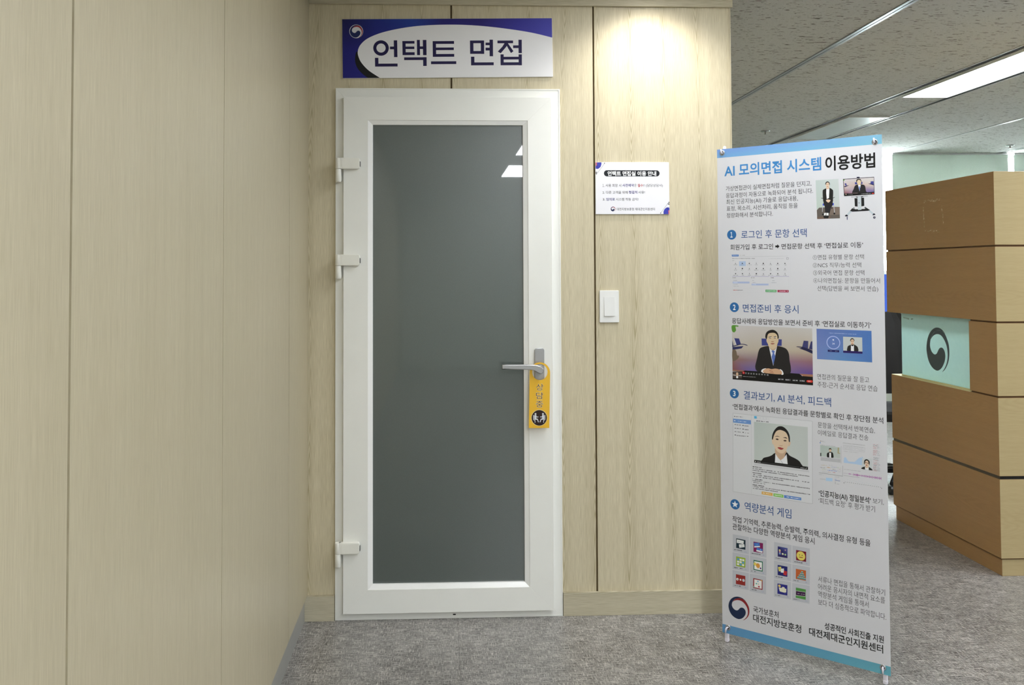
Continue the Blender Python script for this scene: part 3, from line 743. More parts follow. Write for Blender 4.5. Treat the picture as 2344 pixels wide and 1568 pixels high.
('question bank screenshot',[('P',(210,211,216),[(49.6,1407.4),(277.9,1404.7),(277.9,1405.3),(49.6,1408.0)]),('P',(210,211,216),[(277.6,1405.0),(278.1,1263.2),(278.7,1263.2),(278.2,1405.0)]),('P',(210,211,216),[(278.4,1263.5),(50.0,1261.0),(50.0,1260.4),(278.4,1262.9)]),('P',(210,211,216),[(50.3,1260.7),(49.9,1407.7),(49.2,1407.7),(49.7,1260.7)]),('P',(72,120,190),[(54.7,1402.9),(82.0,1402.8),(82.0,1395.6),(54.9,1395.8)]),('K',(213,224,240),[(57.6,1399.9),(79.0,1399.6)],2.5),('K',(138,139,144),[(85.7,1399.8),(105.6,1399.6)],2.2),('P',(185,186,192),[(83.0,1394.4),(271.0,1394.3),(271.0,1395.1),(83.0,1395.3)]),('K',(112,113,120),[(55.6,1388.2),(145.0,1387.4)],2.5),('K',(185,186,192),[(198.0,1386.4),(256.5,1385.9)],2.2),('P',(144,145,152),[(264.4,1388.6),(271.1,1388.6),(271.1,1389.7),(264.4,1389.7)]),('P',(144,145,152),[(270.5,1389.1),(270.5,1382.7),(271.6,1382.7),(271.7,1389.1)]),('P',(144,145,152),[(271.1,1383.3),(264.4,1383.3),(264.4,1382.3),(271.1,1382.2)]),('P',(144,145,152),[(265.0,1382.8),(265.0,1389.2),(263.9,1389.2),(263.8,1382.8)]),('K',(128,129,136),[(55.6,1380.7),(63.6,1380.6)],2.5),('P',(176,196,226),[(83.2,1377.7),(109.5,1377.5),(109.4,1360.0),(82.9,1360.1)]),('C',(185,186,192),[(69.0,1376.4),(0.9,0.9)]),('P',(133,134,140),[(69.0,1372.6),(71.6,1367.4),(66.3,1367.4)]),('K',(117,118,124),[(61.6,1364.2),(76.3,1364.1)],2.2),('C',(185,186,192),[(96.0,1376.1),(0.9,0.9)]),('C',(58,59,64),[(96.0,1369.6),(2.3,2.1)]),('K',(117,118,124),[(89.6,1364.0),(102.3,1363.9)],2.2),('C',(185,186,192),[(123.3,1375.8),(0.9,0.9)]),('C',(58,59,64),[(123.3,1369.4),(2.2,2.1)]),('K',(117,118,124),[(114.1,1363.7),(132.5,1363.6)],2.2),('C',(185,186,192),[(150.1,1375.5),(0.9,0.9)]),('P',(133,134,140),[(149.1,1371.8),(151.2,1371.8),(151.2,1366.4),(149.1,1366.4)]),('K',(117,118,124),[(144.6,1363.5),(155.6,1363.4)],2.2),('C',(185,186,192),[(177.1,1375.2),(0.9,0.9)]),('C',(58,59,64),[(177.1,1368.8),(2.6,2.4)]),('K',(117,118,124),[(171.7,1363.2),(182.5,1363.2)],2.2),('C',(185,186,192),[(204.4,1374.9),(0.9,0.9)]),('P',(133,134,140),[(204.4,1371.3),(206.9,1366.1),(201.8,1366.2)]),('K',(117,118,124),[(199.0,1363.0),(209.7,1362.9)],2.2),('C',(185,186,192),[(231.4,1374.6),(0.9,0.8)]),('C',(58,59,64),[(231.4,1368.3),(2.2,2.1)]),('K',(117,118,124),[(224.4,1362.8),(238.3,1362.7)],2.2),('C',(185,186,192),[(258.3,1374.3),(0.9,0.8)]),('C',(58,59,64),[(258.3,1368.1),(2.1,2.1)]),('K',(117,118,124),[(253.0,1362.5),(263.6,1362.5)],2.2),('C',(185,186,192),[(68.9,1357.2),(0.9,0.9)]),('P',(133,134,140),[(67.9,1353.5),(70.0,1353.5),(70.0,1348.0),(67.8,1348.0)]),('K',(117,118,124),[(62.5,1345.0),(75.3,1345.0)],2.2),('C',(185,186,192),[(96.0,1357.0),(0.9,0.9)]),('C',(58,59,64),[(95.9,1350.6),(2.7,2.5)]),('K',(117,118,124),[(90.4,1344.9),(101.5,1344.9)],2.2),('C',(185,186,192),[(123.3,1356.8),(0.9,0.9)]),('P',(133,134,140),[(123.3,1353.1),(125.9,1347.9),(120.6,1347.9)]),('K',(117,118,124),[(117.7,1344.7),(128.7,1344.7)],2.2),('C',(185,186,192),[(150.1,1356.6),(0.9,0.9)]),('C',(58,59,64),[(150.1,1350.2),(2.2,2.1)]),('K',(117,118,124),[(140.9,1344.6),(159.1,1344.5)],2.2),('C',(185,186,192),[(177.1,1356.4),(0.9,0.9)]),('C',(58,59,64),[(177.0,1350.0),(2.2,2.1)]),('K',(117,118,124),[(168.0,1344.4),(186.0,1344.4)],2.2),('C',(185,186,192),[(204.3,1356.2),(0.9,0.9)]),('P',(133,134,140),[(203.3,1352.5),(205.3,1352.5),(205.3,1347.2),(203.3,1347.2)]),('K',(117,118,124),[(198.9,1344.3),(209.6,1344.2)],2.2),('C',(185,186,192),[(231.3,1356.0),(0.9,0.8)]),('C',(58,59,64),[(231.3,1349.7),(2.5,2.4)]),('K',(117,118,124),[(225.2,1344.1),(237.4,1344.1)],2.2),('C',(185,186,192),[(258.2,1355.8),(0.9,0.8)]),('P',(133,134,140),[(258.2,1352.1),(260.7,1347.1),(255.7,1347.1)]),('K',(117,118,124),[(252.9,1344.0),(263.5,1343.9)],2.2),('C',(185,186,192),[(68.9,1338.3),(0.9,0.9)]),('C',(58,59,64),[(68.9,1331.8),(2.3,2.1)]),('K',(117,118,124),[(59.5,1326.1),(78.2,1326.1)],2.2),('C',(185,186,192),[(95.9,1338.2),(0.9,0.9)]),('C',(58,59,64),[(95.9,1331.7),(2.3,2.1)]),('K',(117,118,124),[(90.3,1326.1),(101.4,1326.1)],2.2),('C',(185,186,192),[(123.2,1338.1),(0.9,0.9)]),('P',(133,134,140),[(122.2,1334.4),(124.3,1334.4),(124.2,1328.9),(122.1,1328.9)]),('K',(117,118,124),[(117.7,1326.0),(128.7,1326.0)],2.2),('C',(185,186,192),[(150.0,1337.9),(0.9,0.9)]),('C',(58,59,64),[(150.0,1331.6),(2.6,2.5)]),('K',(117,118,124),[(143.7,1325.9),(156.2,1325.9)],2.2),('C',(185,186,192),[(177.0,1337.8),(0.9,0.9)]),('P',(133,134,140),[(177.0,1334.1),(179.5,1329.0),(174.4,1329.0)]),('K',(117,118,124),[(171.5,1325.8),(182.4,1325.8)],2.2),('C',(185,186,192),[(204.2,1337.7),(0.9,0.9)]),('C',(58,59,64),[(204.2,1331.4),(2.2,2.1)]),('K',(117,118,124),[(195.2,1325.8),(213.1,1325.8)],2.2),('C',(185,186,192),[(231.2,1337.6),(0.9,0.8)]),('C',(58,59,64),[(231.2,1331.3),(2.2,2.1)]),('K',(117,118,124),[(225.9,1325.7),(236.5,1325.7)],2.2),('C',(185,186,192),[(258.1,1337.4),(0.9,0.8)]),('P',(133,134,140),[(257.1,1333.8),(259.1,1333.8),(259.1,1328.5),(257.1,1328.5)]),('K',(117,118,124),[(252.0,1325.6),(264.1,1325.6)],2.2),('P',(166,158,196),[(55.5,1321.1),(125.8,1320.5),(125.8,1322.0),(55.5,1322.6)]),('K',(69,70,76),[(55.7,1316.7),(70.2,1316.7)],2.7),('P',(207,208,214),[(56.1,1310.8),(124.7,1310.7),(124.7,1311.2),(56.1,1311.3)]),('P',(207,208,214),[(124.5,1310.9),(124.4,1276.9),(124.9,1276.9),(125.0,1310.9)]),('P',(207,208,214),[(124.6,1277.1),(56.1,1276.9),(56.1,1276.4),(124.6,1276.6)]),('P',(207,208,214),[(56.3,1276.6),(56.4,1311.1),(55.9,1311.1),(55.8,1276.6)]),('P',(166,158,196),[(129.1,1321.3),(199.0,1320.7),(199.1,1322.1),(129.1,1322.7)]),('K',(69,70,76),[(129.3,1316.8),(143.4,1316.9)],2.7),('P',(207,208,214),[(129.7,1311.1),(198.0,1310.9),(198.0,1311.4),(129.7,1311.6)]),('P',(207,208,214),[(197.7,1311.2),(197.6,1277.5),(198.1,1277.5),(198.2,1311.2)]),('P',(207,208,214),[(197.9,1277.7),(129.6,1277.5),(129.6,1277.0),(197.9,1277.3)]),('P',(207,208,214),[(129.9,1277.3),(130.0,1311.3),(129.4,1311.3),(129.3,1277.3)]),('P',(166,158,196),[(202.2,1321.4),(272.5,1320.8),(272.5,1322.2),(202.3,1322.8)]),('K',(69,70,76),[(202.5,1317.0),(216.3,1317.0)],2.7),('P',(207,208,214),[(202.9,1311.3),(271.4,1311.2),(271.4,1311.6),(202.9,1311.8)]),('P',(207,208,214),[(271.2,1311.4),(271.0,1278.1),(271.5,1278.1),(271.7,1311.4)]),('P',(207,208,214),[(271.3,1278.4),(202.7,1278.1),(202.7,1277.7),(271.3,1277.9)]),('P',(207,208,214),[(203.0,1277.9),(203.1,1311.5),(202.6,1311.5),(202.5,1277.9)]),('P',(172,186,220),[(57.1,1302.4),(123.1,1302.4),(122.8,1296.1),(57.0,1295.8)]),('P',(172,186,220),[(131.2,1295.2),(195.7,1295.3),(195.5,1289.0),(131.2,1288.8)]),('K',(143,149,165),[(60.1,1307.0),(74.2,1307.0)],2.2),('K',(143,149,165),[(60.1,1292.3),(76.1,1292.4)],2.2),('K',(143,149,165),[(60.1,1285.4),(81.5,1285.5)],2.2),('K',(143,149,165),[(134.3,1306.4),(141.5,1306.4)],2.2),('K',(143,149,165),[(134.2,1299.7),(148.0,1299.7)],2.2),('K',(143,149,165),[(206.7,1306.1),(219.4,1306.1)],2.2),('K',(143,149,165),[(206.6,1299.1),(225.7,1299.2)],2.2),('K',(232,236,246),[(60.1,1299.3),(77.5,1299.4)],2.5),('K',(232,236,246),[(134.2,1292.0),(147.9,1292.1)],2.5),('K',(190,70,70),[(58.1,1270.7),(74.8,1270.8)],3.2),('K',(96,97,104),[(74.8,1270.6),(96.7,1270.8)],3.0),('P',(78,162,98),[(183.7,1273.4),(225.6,1273.0),(225.3,1264.7),(184.1,1264.8)]),('P',(158,20,66),[(229.1,1272.9),(270.6,1272.7),(270.3,1264.6),(229.0,1264.8)]),('K',(216,238,222),[(186.7,1268.8),(219.3,1269.1)],3.6),('K',(240,208,220),[(231.3,1268.5),(263.5,1268.8)],3.6),('P',(255,255,255),[(219.9,1270.4),(223.1,1268.6),(219.9,1267.2)]),('P',(255,255,255),[(264.1,1270.5),(267.2,1268.7),(264.1,1267.0)])]),
('countdown screenshot',[('G',[(102,122,184),(92,122,184),(80,122,190),(112,130,190),(100,130,190),(78,122,190),(112,134,195),(95,140,195),(78,122,188)],[(368.9,1138.8),(462.1,1138.4),(555.8,1138.1),(369.1,1085.6),(461.7,1085.3),(556.1,1085.3),(369.4,1032.7),(461.3,1032.3),(556.5,1031.9)],3),('K',(180,194,230),[(412.9,1125.4),(506.3,1124.5)],2.3),('C',(180,192,234),[(427.0,1092.6),(23.5,23.1)]),('C',(100,126,190),[(427.0,1092.6),(20.8,20.4)]),('S',(238,240,248),[(423.8,1102.3),(426.6,1104.4),(429.8,1102.5),(428.9,1100.2),(425.2,1100.7)]),('K',(144,164,212),[(422.0,1096.9),(432.5,1097.4)],2.0),('P',(26,24,92),[(407.2,1067.4),(446.8,1067.3),(446.5,1060.1),(407.4,1060.1)]),('K',(160,164,204),[(412.5,1063.8),(422.2,1063.8)],2.0),('K',(184,188,216),[(432.7,1063.4),(441.9,1063.5)],2.0),('P',(198,203,202),[(460.6,1114.6),(524.7,1114.5),(525.0,1066.8),(460.4,1066.8)]),('S',(214,180,152),[(488.0,1094.0),(495.7,1094.3),(497.2,1087.2),(492.0,1083.0),(486.9,1087.2)]),('S',(38,36,34),[(487.1,1088.1),(477.6,1083.7),(474.8,1078.2),(474.1,1067.0),(488.7,1066.3),(510.2,1066.6),(510.2,1078.9),(506.8,1084.1),(497.4,1089.2)]),('P',(240,240,244),[(486.9,1086.6),(492.0,1083.0),(496.8,1087.7),(497.0,1066.5),(486.4,1066.7)]),('S',(226,196,168),[(485.8,1102.0),(488.1,1106.1),(491.8,1107.7),(495.3,1106.4),(497.4,1102.4),(497.1,1097.9),(494.5,1092.5),(491.6,1090.7),(488.9,1092.2),(485.9,1097.3)]),('S',(28,24,24),[(484.3,1100.6),(485.3,1106.4),(489.1,1110.1),(493.6,1110.5),(497.8,1106.9),(499.3,1101.2),(497.6,1102.0),(496.2,1105.5),(491.8,1107.1),(487.4,1104.7),(485.9,1100.0)]),('C',(58,38,36),[(489.2,1100.7),(1.5,1.3)]),('C',(58,38,36),[(494.6,1100.9),(1.5,1.3)]),('C',(160,60,60),[(491.6,1093.1),(2.0,1.2)]),('P',(42,26,96),[(460.4,1067.0),(525.0,1066.9),(524.9,1059.5),(460.3,1059.7)])]),
('interview result screenshot',[('P',(220,221,225),[(52.3,814.9),(349.7,814.3),(346.1,526.5),(48.6,525.6)]),('P',(168,169,174),[(52.2,814.5),(349.6,813.9),(349.7,814.7),(52.3,815.4)]),('P',(168,169,174),[(349.2,814.2),(345.6,526.5),(346.5,526.6),(350.1,814.3)]),('P',(168,169,174),[(346.1,527.0),(48.7,526.1),(48.6,525.2),(346.0,526.1)]),('P',(168,169,174),[(49.1,525.7),(52.8,815.0),(51.8,814.9),(48.2,525.6)]),('P',(192,193,198),[(123.4,814.8),(120.2,526.6),(120.9,526.7),(124.1,814.8)]),('P',(112,152,212),[(52.2,794.8),(122.2,795.4),(122.2,780.4),(52.2,780.3)]),('P',(255,255,255),[(56.4,789.1),(61.2,789.1),(61.2,786.2),(56.4,786.2)]),('K',(213,226,244),[(63.1,787.0),(104.1,787.5)],3.6),('C',(48,49,54),[(58.3,803.3),(1.9,1.8)]),('K',(96,97,104),[(63.2,803.1),(90.9,803.9)],4.0),('C',(64,65,70),[(60.2,773.4),(1.9,1.8)]),('K',(112,113,120),[(65.5,773.2),(82.5,773.4)],4.0),('C',(48,49,54),[(91.1,773.4),(2.2,2.0)]),('K',(112,113,120),[(96.4,772.6),(113.6,772.8)],4.0),('C',(64,65,70),[(60.2,760.0),(1.9,1.8)]),('K',(112,113,120),[(65.5,759.8),(82.4,760.1)],4.0),('C',(48,49,54),[(91.1,760.1),(2.2,2.0)]),('K',(112,113,120),[(96.4,759.3),(113.6,759.5)],4.0),('C',(64,65,70),[(60.2,747.7),(1.9,1.8)]),('K',(112,113,120),[(65.5,747.5),(82.4,747.8)],4.0),('C',(48,49,54),[(91.1,747.9),(2.2,2.0)]),('K',(112,113,120),[(96.3,747.1),(113.5,747.4)],4.0),('C',(48,49,54),[(60.1,735.2),(2.2,2.0)]),('K',(112,113,120),[(65.5,734.2),(111.1,735.1)],4.0),('P',(92,182,226),[(134.6,812.4),(144.6,812.3),(144.5,803.1),(134.6,803.1)]),('K',(80,81,88),[(139.8,795.2),(189.1,795.7)],4.4),('P',(200,201,206),[(146.9,811.3),(156.3,811.2),(156.4,811.9),(147.0,812.0)]),('P',(200,201,206),[(156.0,811.5),(156.0,802.7),(156.7,802.8),(156.7,811.6)]),('P',(200,201,206),[(156.4,803.1),(146.9,803.2),(146.9,802.5),(156.3,802.4)]),('P',(200,201,206),[(147.3,802.9),(147.3,811.7),(146.6,811.6),(146.5,802.8)]),('P',(200,201,206),[(158.7,811.2),(168.1,811.1),(168.1,811.8),(158.7,811.9)]),('P',(200,201,206),[(167.7,811.4),(167.7,802.6),(168.4,802.7),(168.5,811.5)]),('P',(200,201,206),[(168.1,803.0),(158.7,803.1),(158.6,802.4),(168.0,802.3)]),('P',(200,201,206),[(159.0,802.8),(159.1,811.6),(158.4,811.5),(158.3,802.7)]),('P',(200,201,206),[(170.4,811.1),(179.8,811.0),(179.8,811.6),(170.5,811.7)]),('P',(200,201,206),[(179.4,811.3),(179.4,802.5),(180.1,802.6),(180.2,811.3)]),('P',(200,201,206),[(179.8,802.9),(170.4,803.0),(170.4,802.3),(179.7,802.2)]),('P',(200,201,206),[(170.8,802.7),(170.8,811.4),(170.1,811.4),(170.1,802.6)]),('P',(200,201,206),[(182.1,811.0),(191.4,810.9),(191.5,811.5),(182.2,811.6)]),('P',(200,201,206),[(191.1,811.2),(191.1,802.4),(191.8,802.5),(191.8,811.2)]),('P',(200,201,206),[(191.5,802.8),(182.1,802.9),(182.1,802.2),(191.4,802.1)]),('P',(200,201,206),[(182.5,802.6),(182.5,811.3),(181.8,811.3),(181.8,802.5)]),('G',[(188,198,195),(196,203,200),(194,200,198),(198,206,202),(204,210,206),(198,204,202)],[(133.9,791.3),(235.3,791.7),(332.7,791.9),(133.0,652.6),(234.6,652.8),(331.8,652.9)],3),('S',(206,174,146),[(213.0,705.8),(223.3,696.0),(234.8,695.0),(246.2,697.2),(254.2,699.2),(255.3,688.5),(245.0,671.2),(232.4,662.3),(219.8,670.7),(212.9,684.0)]),('S',(27,26,27),[(213.4,686.3),(200.2,677.9),(188.6,671.7),(169.9,664.9),(164.1,658.1),(160.5,651.2),(186.2,651.8),(211.6,651.8),(223.2,661.3)]),('S',(27,26,27),[(254.2,694.4),(266.6,684.3),(286.9,676.8),(300.3,669.7),(307.0,660.8),(311.4,651.7),(282.3,649.5),(256.9,651.6),(246.1,668.1)]),('P',(235,236,240),[(213.4,685.6),(223.2,671.7),(232.4,663.4),(243.8,672.8),(254.9,688.4),(258.5,652.2),(211.2,652.6)]),('P',(196,198,204),[(231.9,663.3),(235.1,662.6),(241.9,653.4),(239.6,653.1)]),('S',(226,201,172),[(200.9,736.1),(203.9,736.4),(206.9,720.3),(204.5,716.9),(201.5,723.1)]),('S',(222,192,162),[(265.7,733.1),(270.0,732.6),(269.1,725.4),(264.5,716.4),(261.8,720.4)]),('S',(226,201,172),[(208.1,749.8),(216.7,765.9),(230.6,773.7),(245.5,772.2),(257.5,763.1),(263.1,749.6),(263.9,732.5),(260.0,717.0),(253.1,701.2),(243.9,691.2),(234.3,688.4),(223.3,692.5),(213.0,703.6),(206.8,718.2),(204.6,735.4)]),('S',(30,27,28),[(201.4,736.1),(203.5,752.7),(211.0,768.6),(221.4,780.4),(230.6,784.7),(242.1,784.5),(253.5,777.9),(262.5,766.8),(267.4,752.2),(267.3,733.2),(263.7,734.6),(261.5,750.6),(253.4,764.9),(240.2,770.8),(228.3,771.1),(217.2,764.4),(209.3,750.0),(204.6,734.9)]),('S',(36,28,26),[(211.6,744.9),(221.3,749.1),(230.9,746.6),(221.3,747.0)]),('S',(36,28,26),[(242.6,745.5),(253.3,747.8),(258.3,743.4),(251.0,744.6)]),('S',(56,34,30),[(215.0,737.2),(221.2,740.0),(226.7,736.8),(221.2,734.6)]),('S',(56,34,30),[(243.7,734.8),(249.9,738.0),(256.0,735.6),(249.8,733.0)]),('S',(192,152,126),[(226.9,717.3),(234.9,716.2),(242.2,718.4),(234.9,714.0)]),('S',(166,64,66),[(221.8,707.7),(230.3,710.1),(236.7,708.6),(244.5,707.2),(237.1,701.7),(229.1,702.6)]),('P',(16,16,18),[(133.0,653.0),(331.9,653.4),(331.8,642.9),(132.7,643.1)]),('P',(255,255,255),[(136.5,649.6),(140.8,647.7),(136.5,645.3)]),('K',(232,232,234),[(144.1,647.0),(158.2,647.1)],3.1),('P',(90,90,94),[(160.4,646.7),(301.2,647.3),(301.4,648.8),(160.6,648.2)]),('K',(232,232,234),[(304.7,646.5),(321.4,646.8)],3.0),('P',(255,255,255),[(324.0,644.9),(328.4,649.4),(327.7,650.1),(323.2,645.5)]),('P',(208,209,214),[(132.7,640.4),(335.8,640.6),(335.7,634.3),(132.7,633.9)]),('K',(28,28,32),[(126.3,627.6),(160.4,627.5)],4.4),('K',(85,86,92),[(126.3,621.1),(336.7,620.6)],3.9),('K',(85,86,92),[(126.2,614.5),(294.4,614.3)],3.9),('K',(28,28,32),[(126.2,605.7),(159.2,605.7)],4.4),('K',(85,86,92),[(126.2,599.1),(337.7,599.4)],3.9),('K',(85,86,92),[(126.2,592.5),(241.2,592.8)],3.9),('K',(28,28,32),[(126.2,583.1),(163.8,583.2)],4.4),('K',(85,86,92),[(126.1,577.1),(337.6,578.2)],3.9),('K',(85,86,92),[(126.1,570.6),(173.1,570.8)],3.9),('K',(28,28,32),[(126.1,561.8),(169.6,562.1)],4.4),('K',(85,86,92),[(126.1,555.9),(337.9,557.6)],3.9),('K',(85,86,92),[(126.1,549.3),(221.6,550.2)],3.9),('P',(226,178,88),[(160.1,542.7),(201.5,542.5),(200.8,532.0),(159.6,532.6)]),('K',(244,244,244),[(164.3,537.5),(197.3,537.6)],3.5),('P',(132,202,88),[(204.3,542.2),(240.9,542.2),(240.9,531.8),(204.2,531.8)]),('K',(244,244,244),[(208.4,537.1),(236.8,537.2)],3.5),('P',(92,138,206),[(243.7,541.9),(305.9,542.0),(305.8,532.2),(243.2,531.7)]),('K',(244,244,244),[(247.7,536.8),(301.8,536.9)],3.4)]),
